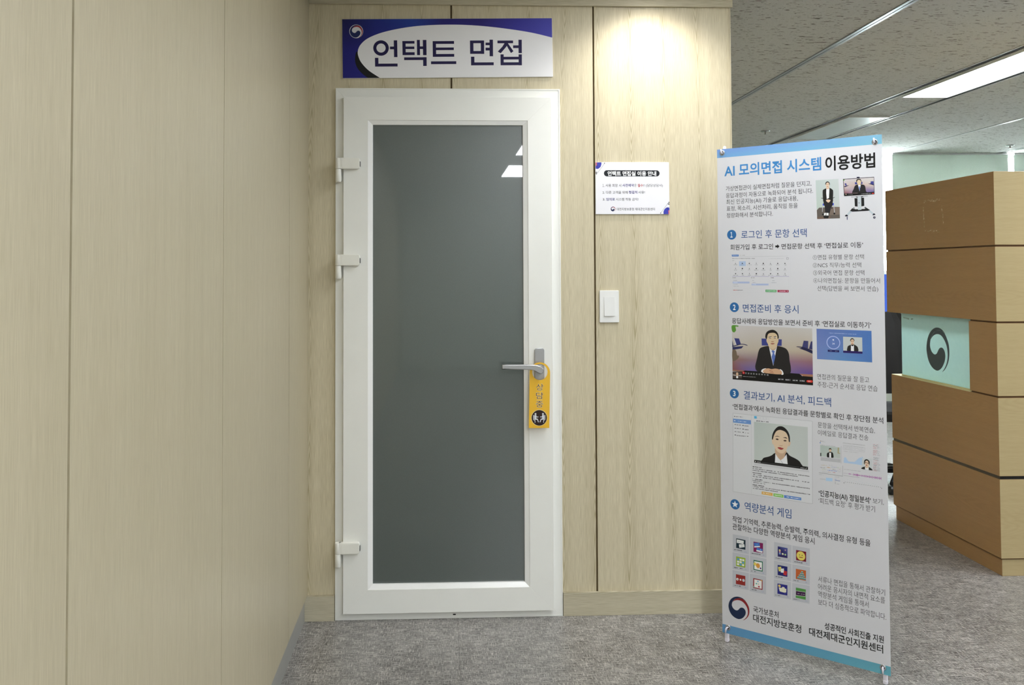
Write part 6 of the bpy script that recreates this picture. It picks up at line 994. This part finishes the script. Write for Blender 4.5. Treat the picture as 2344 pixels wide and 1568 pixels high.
# ------------------------------------------------------------------ yellow door hanger around the lever neck
hang = empty('door_hanger', (0.404, -0.0655, 0.758))
tag(hang, 'yellow door hanger with Korean letters and meeting pictogram, hung on the door handle', 'door hanger', )
cx, cz = 0.0, 0.2215                       # centre of the hole above the lower edge
out, inn = [], []
NSEG = 48
hw = 0.0408
for k in range(NSEG):
    a = 2 * math.pi * k / NSEG
    ca, sa = math.cos(a), math.sin(a)
    if sa >= 0:
        out.append((cx + hw * ca, cz - 0.004 + (hw + 0.0005) * sa))
    else:
        # follow the sides and the lower edge of the tag
        L1 = cz - 0.004
        q = k - NSEG // 2                  # 0..23, both lower corners fall on a vertex
        d = L1 * q / 9 if q <= 9 else (L1 + 2 * hw * (q - 9) / 6 if q <= 15 else L1 + 2 * hw + L1 * (q - 15) / 9)
        if q <= 9:
            p = (-hw - 0.0045 * d / L1, L1 - d)
        elif q <= 15:
            p = (-hw - 0.0045 + (d - L1), -0.0006 * (d - L1) / (2 * hw))
        else:
            f = (d - L1 - 2 * hw) / L1
            p = (hw - 0.0045 * (1 - f), f * L1)
        out.append((cx + p[0], p[1]))
    inn.append((cx + 0.0305 * ca, cz - 0.001 + 0.0318 * sa))
MB().ring(out, inn, -0.0007, 0.0007).build('tag_sheet', 'yellow', hang)
X0, Z0 = 404.0, 758.0
for ch, (xa, xb, za, zb) in zip('상담중', ((388.0, 418.6, 904.8, 932.9), (387.6, 417.9, 870.9, 899.1), (386.7, 416.6, 837.8, 866.0))):
    ik = Ink(0.8)
    letter(ik, (ch, xa - X0, xb - X0, za - Z0, zb - Z0, 'f6e0a8', 0.03), 0.85)
    letter(ik, (ch, xa - X0 + .7, xb - X0 - .7, za - Z0 + .7, zb - Z0 - .7, '431820', -0.004), 0.95)
    ik.build('lettering', hang)
ik = Ink(0.8)
pcx, pcz = 400.4 - X0, 797.8 - Z0
ik.poly('f4e2b0', circle(pcx, pcz, 32.0, 48)).poly('2a1612', circle(pcx, pcz, 30.6, 48))
for sgn in (-1, 1):
    fx = lambda pts: [(pcx + sgn * x, pcz + z) for x, z in pts]
    W = 'dfe2e8'
    ik.poly(W, circle(pcx + sgn * 14.8, pcz + 15.6, 3.6, 20))
    ik.poly(W, fx([(11.5, 11.3), (18.5, 11.6), (19.4, 8), (19.4, -4), (12.2, -4), (11.2, 5)]))                 # trunk
    ik.poly(W, fx([(12.6, 9.0), (9.5, 4.8), (3.5, 5.2), (3.2, 2.6), (9.8, 1.6), (13.5, 4.5)]))                 # arm on the table
    ik.poly(W, fx([(19.0, -2.8), (19.0, -7.2), (8.6, -7.2), (4.6, -17.5), (1.6, -17.0), (5.6, -4.4), (7.0, -2.8)]))   # thigh and shin
    ik.poly(W, fx([(21.0, 11.0), (24.0, 11.0), (24.0, -6.5), (21.0, -10.2), (18.2, -10.4), (18.2, -19.2), (15.8, -19.2), (15.8, -8.6), (20.0, -8.2), (21.0, -6.0)]))  # chair
ik.build('pictogram', hang)

# ------------------------------------------------------------------ blue sign over the door
sg = empty('door_sign', (-0.3815, -0.0085, 2.1590), ry=-0.0135)
tag(sg, 'blue and white Korean sign board mounted above the white door', 'sign')
MB().box(0, 0.852, -0.0006, 0.0080, 0, 0.2405, 0.0006, seg=1).build('board', 'sign_board', sg)
SW, SH = 852.0, 240.5
ik = Ink(0.75)
cols = [(0.0, '14134e', '1c1b7c'), (0.16, '1a2a86', '1d1f84'), (0.33, '20409c', '202a90'), (0.48, '221c74', '221f80'), (0.66, '241a72', '2c2490'), (0.84, '34309a', '4340b4'), (1.0, '4444b0', '4c4cbc')]
pts, cc = [], []
for row, idx in ((SH - .5, 1), (SH * .45, 2), (.5, 2)):
    for c in cols:
        pts.append((.5 + c[0] * (SW - 1), row))
        cc.append(c[idx])
ik.draw([('G', cc, pts, len(cols))])
whole = SIGN_ELL + [(SW - .2, SIGN_END[0])]
arc = [(SIGN_END[1], 0.5)] + SIGN_ELL + [(SW - .5, SIGN_END[0])]
curve = catmull(arc, 8, closed=False)
crp = [(SIGN_CRX, 0.5)] + list(reversed(SIGN_CR))
ik.poly('08080c', catmull([(SIGN_ELL[3])] + SIGN_CR + [(SIGN_CRX, 0.5)], 6, closed=False) + [(SIGN_END[1], 0.5), (SIGN_ELL[0]), (SIGN_ELL[1]), (SIGN_ELL[2])])
ik.poly('f4f3f6', curve + [(SW - .5, .5)])
ik.build('printed_ground', sg)
ik = Ink(1.0)
emblem(ik, *SIGN_EMB, blue='15245a', red='a02c34', ring='e6e6ec')
ik.build('emblem', sg)
words = [[], []]
for op in SIGN_LETTERS:
    words[0 if op[2][0][0] < 440 else 1].append(op)
for k, word in enumerate(words):
    ik = Ink(1.05, 0.02)
    ik.draw([('P', (26, 16, 72), op[2]) for op in word])
    if k == 0:
        ik.annulus((26, 16, 72), *SIGN_RING)
    ik.build('lettering', sg)

# ------------------------------------------------------------------ notice card on the wall
nt = empty('notice_card', (0.6415, -0.0065, 1.6095))
tag(nt, 'small white notice card with black heading bar, above the light switch', 'notice')
MB().box(0, 0.303, 0.0, 0.006, 0, 0.212, 0.0006, seg=1).build('board', 'notice_board', nt)
ik = Ink(0.15)
ik.poly((12, 14, 24), rrect(35.0, 263.8, 154.2, 179.4, 12.4, 8)).build('heading_bar', nt)
ik = Ink(0.15)
letter(ik, NOTICE_TEXT[0], 0.35).build('lettering', nt)
for grp in ((1, 7), (7, 10), (10, 13), (13, 14)):
    ik = Ink(0.15)
    for k in range(*grp):
        letter(ik, NOTICE_TEXT[k], 0.15)
    ik.build('lettering', nt)
ik = Ink(0.15)
emblem(ik, *NOTICE_EMB, blue='20284e', red='9c3038').build('emblem', nt)
for a, b in ((0, 7), (7, None)):
    ik = Ink(0.15)
    ik.draw(NOTICE_FLAG[a:b]).build('flag_corner', nt)

# ------------------------------------------------------------------ light switch
sw = empty('light_switch', (0.694, -0.0005, 1.235))
tag(sw, 'white single rocker light switch on the wooden wall below the notice card', 'light switch')
MB().prism(rrect(-0.0395, 0.0395, -0.0648, 0.0648, 0.003), -0.0095, 0.0, bevel=0.0016).build('switch_plate', 'switch', sw)
mb = MB().prism([(-0.0115, -0.0385), (-0.0155, -0.0385), (-0.0105, 0.0385), (-0.0090, 0.0385), (-0.0090, -0.0385)], -0.0215, 0.0215, plane='yz', bevel=0.0006)
mb.build('rocker', 'rocker', sw)

# ------------------------------------------------------------------ the banner on its stand
BTH = 0.7486
bn = empty('banner_stand', (1.0546, -0.3037, 0.0), rz=-BTH)
tag(bn, 'tall white banner stand printed with Korean instructions, at the end of the wooden wall', 'banner stand')
BZ = 0.035
mb = MB()
nseg = 10
mb.box(0, 0.6, 0.0, 0.0006, BZ, BZ + 1.8)
sheet = mb.build('banner_sheet', 'banner', bn)


def child_ink(ik, name, parent=sheet):
    return ik.build(name, parent, (0, 0, BZ))


child_ink(Ink(0.1).draw([('G', ['7496d6', '76a0d2', '7cb0cc', '74a6d6', '74aed2', '7ab4ca'], [(0, 1800), (300, 1800), (600, 1800), (0, BANDS[0]), (300, BANDS[0]), (600, BANDS[0])], 3)]), 'header_band')
child_ink(Ink(0.1).draw([('G', ['6398c8', '62a2c4', '64a8b8', '629ac8', '64a2c2', '66acba'], [(0, BANDS[1]), (300, BANDS[1]), (600, BANDS[1]), (0, 0), (300, 0), (600, 0)], 3)]), 'footer_band')
for it in BAN_TEXT:
    child_ink(letter(Ink(0.1), it, 0.15), 'lettering')
child_ink(Ink(0.1).poly('16161a', ARROW), 'arrow_mark')
for x, y, r, ch in BADGES:
    ik = Ink(0.1)
    ik.poly('2f6ca8', circle(x, y, r, 40))
    if ch == '*':
        st = []
        for k in range(10):
            a = math.pi / 2 + k * math.pi / 5
            q = r * (0.72 if k % 2 == 0 else 0.30)
            st.append((x + q * math.cos(a), y + q * math.sin(a)))
        ik.poly('f2f4f8', st)
    else:
        w_ = r * (0.42 if ch == '1' else 0.56)
        letter(ik, ('１' if ch == '1' else ch, x - w_ / 2 - (r * .08 if ch == '1' else 0), x + w_ / 2, y - r * .56, y + r * .56, 'f2f4f8', 0.02), 0.3)
    child_ink(ik, 'number_badge')
ik = Ink(0.1)
emblem(ik, EMB['c'][0], EMB['c'][1], EMB['r'])
child_ink(ik, 'emblem')
for i, art in enumerate(ARTS):
    ik = Ink(0.1, 0.05)
    ik.draw(art[1], random.Random(31 + i))
    if i == 0:
        for q in QN:
            letter(ik, q, 1.1)
    if art[0].startswith('countdown'):
        letter(ik, Q34, 0.6)
    o = child_ink(ik, 'printed_picture')
    o['label'] = art[0]

# eyelets, hooks, feet and the folding cross behind the sheet
for gx, gz, top_ in ((0.021, 1.786, 1), (0.577, 1.776, 1), (0.022, 0.022, 0), (0.575, 0.022, 0)):
    z = BZ + gz
    MB().lathe([(0.0056, -0.0012), (0.0064, -0.0020), (0.0088, -0.0020), (0.0106, -0.0006), (0.0104, 0.0014), (0.0056, 0.0014)], (gx, 0, z), 'y', 28, closed=True).build('eyelet', 'chrome', bn)
    MB().lathe([(0.0, -0.00085), (0.0058, -0.00085), (0.0058, -0.0007), (0.0, -0.0007)], (gx, 0, z), 'y', 20).build('eyelet_hole', 'gasket', bn)
    if top_:
        hk = MB()
        hk.tube([(gx, 0.012, z + 0.004), (gx, 0.000, z - 0.0012), (gx, -0.005, z - 0.001), (gx, -0.0085, z + 0.003), (gx - 0.0005, -0.009, z + 0.0135)], [0.0032, 0.0032, 0.0033, 0.0033, 0.0026], 12)
        hk.build('hook', 'white_plastic', bn)
        MB().tube([(gx + 0.002, 0.014, z - 0.012), (gx + 0.004, 0.012, z + 0.016), (gx + 0.004, 0.012, z + 0.0225), (gx + 0.004, 0.012, z + 0.026)], [0.0065, 0.0062, 0.0058, 0.0030], 14).build('arm_tip', 'white_plastic', bn)
    else:
        dx = -0.004 if gx < 0.3 else 0.002
        hk = MB()
        hk.tube([(gx + 0.001, 0.010, z - 0.001), (gx, 0.000, z + 0.001), (gx + dx * .4, -0.0055, z + 0.0005), (gx + dx, -0.0085, z - 0.005), (gx + dx * 1.3, -0.009, z - 0.0165)], [0.0032, 0.0032, 0.0033, 0.0033, 0.0028], 12)
        hk.build('hook', 'white_plastic', bn)
        fx_ = gx + dx * 2.2
        ft = MB()
        ft.prism(rrect(fx_ - 0.0065, fx_ + 0.0065, 0.0015, 0.050, 0.004), 0.0045, 0.0165, bevel=0.002)
        ft.prism(rrect(fx_ - 0.0075, fx_ + 0.0075, 0.0003, 0.0145, 0.005), 0.0035, 0.0175, bevel=0.003)
        ft.build('foot', 'white_plastic', bn)
hub = MB()
hub.box(0.270, 0.330, 0.085, 0.110, 0.86, 0.94, 0.006)
hub.build('hub', 'black_plastic', bn)
for gx, gz in ((0.024, 1.800), (0.580, 1.790), (0.020, 0.045), (0.578, 0.045)):
    s_ = 1 if gx > .3 else -1
    t_ = 1 if gz > 1 else -1
    MB().tube([(0.3 + s_ * 0.026, 0.098, 0.90 + t_ * 0.03), (0.3 + s_ * 0.09, 0.094, 0.90 + t_ * 0.25), (0.3 + s_ * 0.20, 0.055, 0.90 + t_ * 0.62), (gx, 0.012, gz + t_ * 0.0)], 0.0042, 10).build('stand_rod', 'rod', bn)
MB().tube([(0.3, 0.108, 0.87), (0.3, 0.26, 0.44), (0.3, 0.41, 0.008)], 0.0055, 10).build('rear_leg', 'rod', bn)
MB().lathe([(0.0, 0.0003), (0.010, 0.0003), (0.011, 0.006), (0.007, 0.026), (0.0, 0.028)], (0.3, 0.412, 0), 'z', 16).build('rear_foot', 'black_plastic', bn)

# ------------------------------------------------------------------ wooden desk screen with the glass emblem
KX, KY, KD = 2.5281, 0.3646, 1.0439
TH = 0.075
KW = 2.2
dk = empty('desk_screen', (KX, KY, 0))
tag(dk, 'tall beech wood desk enclosure with grooved panels and a glass inset, at the right edge', 'desk')


def ell(z0, z1, inset=0.0, name='panel', mat=None, ylen=KD, bev=0.001):
    """L-shaped course: one arm runs back along the side, the other along the front; side and front carry their own grain"""
    i = inset
    mb = MB()
    # the side arm, then the front arm, meeting in a mitre at the near corner
    mb.prism([(i, i), (TH - i, TH - i), (TH - i, ylen - i), (i, ylen - i)], z0, z1, plane='xy', mi=0, bevel=bev)
    mb.prism([(i, i), (KW, i), (KW, TH - i), (TH - i, TH - i)], z0, z1, plane='xy', mi=1, bevel=bev)
    return mb.build(name, mat or ['wood_desk_shaded', 'wood_desk'], dk)


ell(1.4920, 1.8270)
ell(1.1440, 1.4840)
ell(0.4480, 0.7990, ylen=1.005)
ell(0.0800, 0.4330, ylen=1.005)
ell(0.0, 0.0760, 0.008, 'plinth', ylen=1.000)
ell(0.4330, 0.4480, 0.004, 'metal_strip', ['strip_grey', 'black_plastic'], ylen=1.003)
ell(1.4840, 1.4920, 0.006, 'groove_core', ['desk_groove', 'desk_groove'], bev=0)
ell(0.0760, 0.0800, 0.004, 'groove_core', ['desk_groove', 'desk_groove'], ylen=1.003, bev=0)
# third course: wood beside the corner, then the pane
GY0 = 0.5895 - KY
mb = MB()
mb.prism([(0, 0), (TH, TH), (TH, GY0), (0, GY0)], 0.8070, 1.1360, plane='xy', mi=0, bevel=0.001)
mb.prism([(0, 0), (KW, 0), (KW, TH), (TH, TH)], 0.8070, 1.1360, plane='xy', mi=1, bevel=0.001)
mb.build('panel', ['wood_desk_shaded', 'wood_desk'], dk)
for z0, z1 in ((0.7990, 0.8070), (1.1360, 1.1440)):
    mb = MB()
    mb.prism([(.006, .006), (TH, TH), (TH, GY0 - .004), (.006, GY0 - .004)], z0, z1, plane='xy')
    mb.prism([(.006, .006), (KW, .006), (KW, TH), (TH, TH)], z0, z1, plane='xy')
    mb.build('groove_core', 'desk_groove', dk)
GE = 1.2865 - KY
MB().box(0.001, 0.072, GY0 + 0.001, 1.004, 0.7992, 0.8012).build('ledge', 'ledge', dk)
MB().box(0.018, 0.028, GY0, GE + 0.004, 0.8014, 0.8080, 0.0008).build('glass_channel', 'ledge', dk)
gl = MB().box(0.020, 0.026, GY0 + 0.001, GE, 0.8085, 1.1432, 0.0008).build('glass_pane', 'frosted', dk)
# emblem on the pane (faces the corridor)
eh = Ink(0.2)
r = 0.1105 * 1000
emblem(eh, 0, 0, r, blue='4b565a', red='4f5a60')
sm = Ink(0.2)
sm.poly('9fb6b2', catmull([(-350, 150), (-318, 147), (-288, 146), (-290, 137), (-320, 141), (-350, 143)], 4))
s2 = Ink(0.2)
s2.poly('8ba09a', catmull([(-268, 144), (-248, 146), (-243, 143), (-262, 138)], 4))
for em in (eh.build('emblem', gl), sm.build('smudge', gl), s2.build('smudge', gl)):
    em.location = (0.0200, 0.9125 - KY, 0.9735)
    em.rotation_euler = (0, 0, -math.pi / 2)
# dried glue where a sheet was taped to the top course
rnd = random.Random(12)
for (xa, za, xb, zb, cnt, wd) in ((-0.985, 1.735, -0.83, 1.733, 10, 9), (-0.990, 1.705, -0.985, 1.605, 9, 7), (-0.812, 1.700, -0.800, 1.612, 8, 9), (-0.975, 1.583, -0.835, 1.572, 10, 8)):
    ik = Ink(0.1, 0.015)
    for k in range(cnt):
        f = (k + rnd.uniform(.1, .9)) / cnt
        x, z = (xa + (xb - xa) * f) * 1000, (za + (zb - za) * f) * 1000
        horiz = abs(xb - xa) > abs(zb - za)
        for q in range(3):
            lx, lz = (rnd.uniform(5, 16), rnd.uniform(1.5, 4)) if horiz else (rnd.uniform(2, 6), rnd.uniform(5, 15))
            px_, pz_ = x + rnd.uniform(-4, 4), z + rnd.uniform(-wd, wd) * (0.7 if horiz else .4)
            ik.poly(rnd.choice(('c4b294', 'b59f78', 'd6c8ac', 'a08a60')), [(px_ - lx / 2, pz_ - lz / 2), (px_ + lx * .4, pz_ - lz * .3), (px_ + lx / 2, pz_ + lz / 2), (px_ - lx * .3, pz_ + lz * .4)])
    gm = ik.build('glue_residue', dk)
    gm.location = (0.0, -KY, 0.0)
    gm.rotation_euler = (0, 0, -math.pi / 2)

# ------------------------------------------------------------------ black office chair behind the desk
ch = empty('office_chair', (2.96, 2.15, 0), rz=0.0)
tag(ch, 'black office chair seen between banner and glass inset, behind the desk', 'office chair')
mb = MB().prism(rrect(-0.24, 0.24, -0.23, 0.23, 0.07), 0.44, 0.51, plane='xy', bevel=0.02)
mb.build('seat', 'black_fabric', ch)
mb = MB()
rows = []
for i in range(9):
    z = 0.56 + 0.54 * i / 8
    w_ = 0.225 - 0.03 * abs(i / 8 - 0.45) * 2 - (0.035 if i == 8 else 0)
    yb = 0.22 + 0.05 * (i / 8) ** 2
    rows.append((w_, yb, z))
for (w0, y0, z0), (w1, y1, z1) in zip(rows, rows[1:]):
    mb.tube([(0, y0, z0), (0, y1, z1)], 0.001, 4)
mb = MB()
vg = []
for w_, yb, z in rows:
    vg.append([mb.bm.verts.new((w_ * math.sin(t), yb - 0.06 * (1 - math.cos(t)) + dy, z)) for dy in (0, 0.045) for t in [-1.0 + 2.0 * k / 8 for k in range(9)]])
for a, b in zip(vg, vg[1:]):
    for k in range(8):
        mb.bm.faces.new((a[k], a[k + 1], b[k + 1], b[k]))
        mb.bm.faces.new((a[10 + k], a[9 + k], b[9 + k], b[10 + k]))
    mb.bm.faces.new((a[0], b[0], b[9], a[9]))
    mb.bm.faces.new((a[8], a[17], b[17], b[8]))
for a in (vg[0], vg[-1]):
    for k in range(8):
        mb.bm.faces.new((a[k], a[k + 1], a[10 + k], a[9 + k]))
mb.build('backrest', 'black_fabric', ch)
MB().tube([(0, 0.12, 0.43), (0, 0.29, 0.47), (0, 0.30, 0.62), (0, 0.285, 0.78)], 0.022, 10).build('back_support', 'black_plastic', ch)
for s_ in (-1, 1):
    MB().tube([(s_ * 0.22, 0.02, 0.44), (s_ * 0.29, 0.02, 0.48), (s_ * 0.29, 0.02, 0.66)], 0.014, 10).build('arm_post', 'steel', ch)
    MB().prism(rrect(s_ * 0.29 - 0.03, s_ * 0.29 + 0.03, -0.14, 0.13, 0.02), 0.66, 0.695, plane='xy', bevel=0.008).build('armrest', 'black_plastic', ch)
MB().lathe([(0.0, 0.08), (0.03, 0.08), (0.03, 0.22), (0.018, 0.225), (0.018, 0.42), (0.06, 0.43), (0.0, 0.44)], (0, 0, 0), 'z', 20).build('gas_lift', 'black_plastic', ch)
for k in range(5):
    a = 0.3 + k * 2 * math.pi / 5
    c, s_ = math.cos(a), math.sin(a)
    MB().tube([(0.02 * c, 0.02 * s_, 0.105), (0.16 * c, 0.16 * s_, 0.095), (0.29 * c, 0.29 * s_, 0.066)], [0.024, 0.02, 0.014], 10).build('base_spoke', 'black_plastic', ch)
    MB().lathe([(0.0, -0.018), (0.024, -0.018), (0.026, -0.010), (0.026, 0.010), (0.024, 0.018), (0.0, 0.018)], (0.29 * c, 0.29 * s_, 0.0265), 'x', 16).build('caster', 'black_plastic', ch)
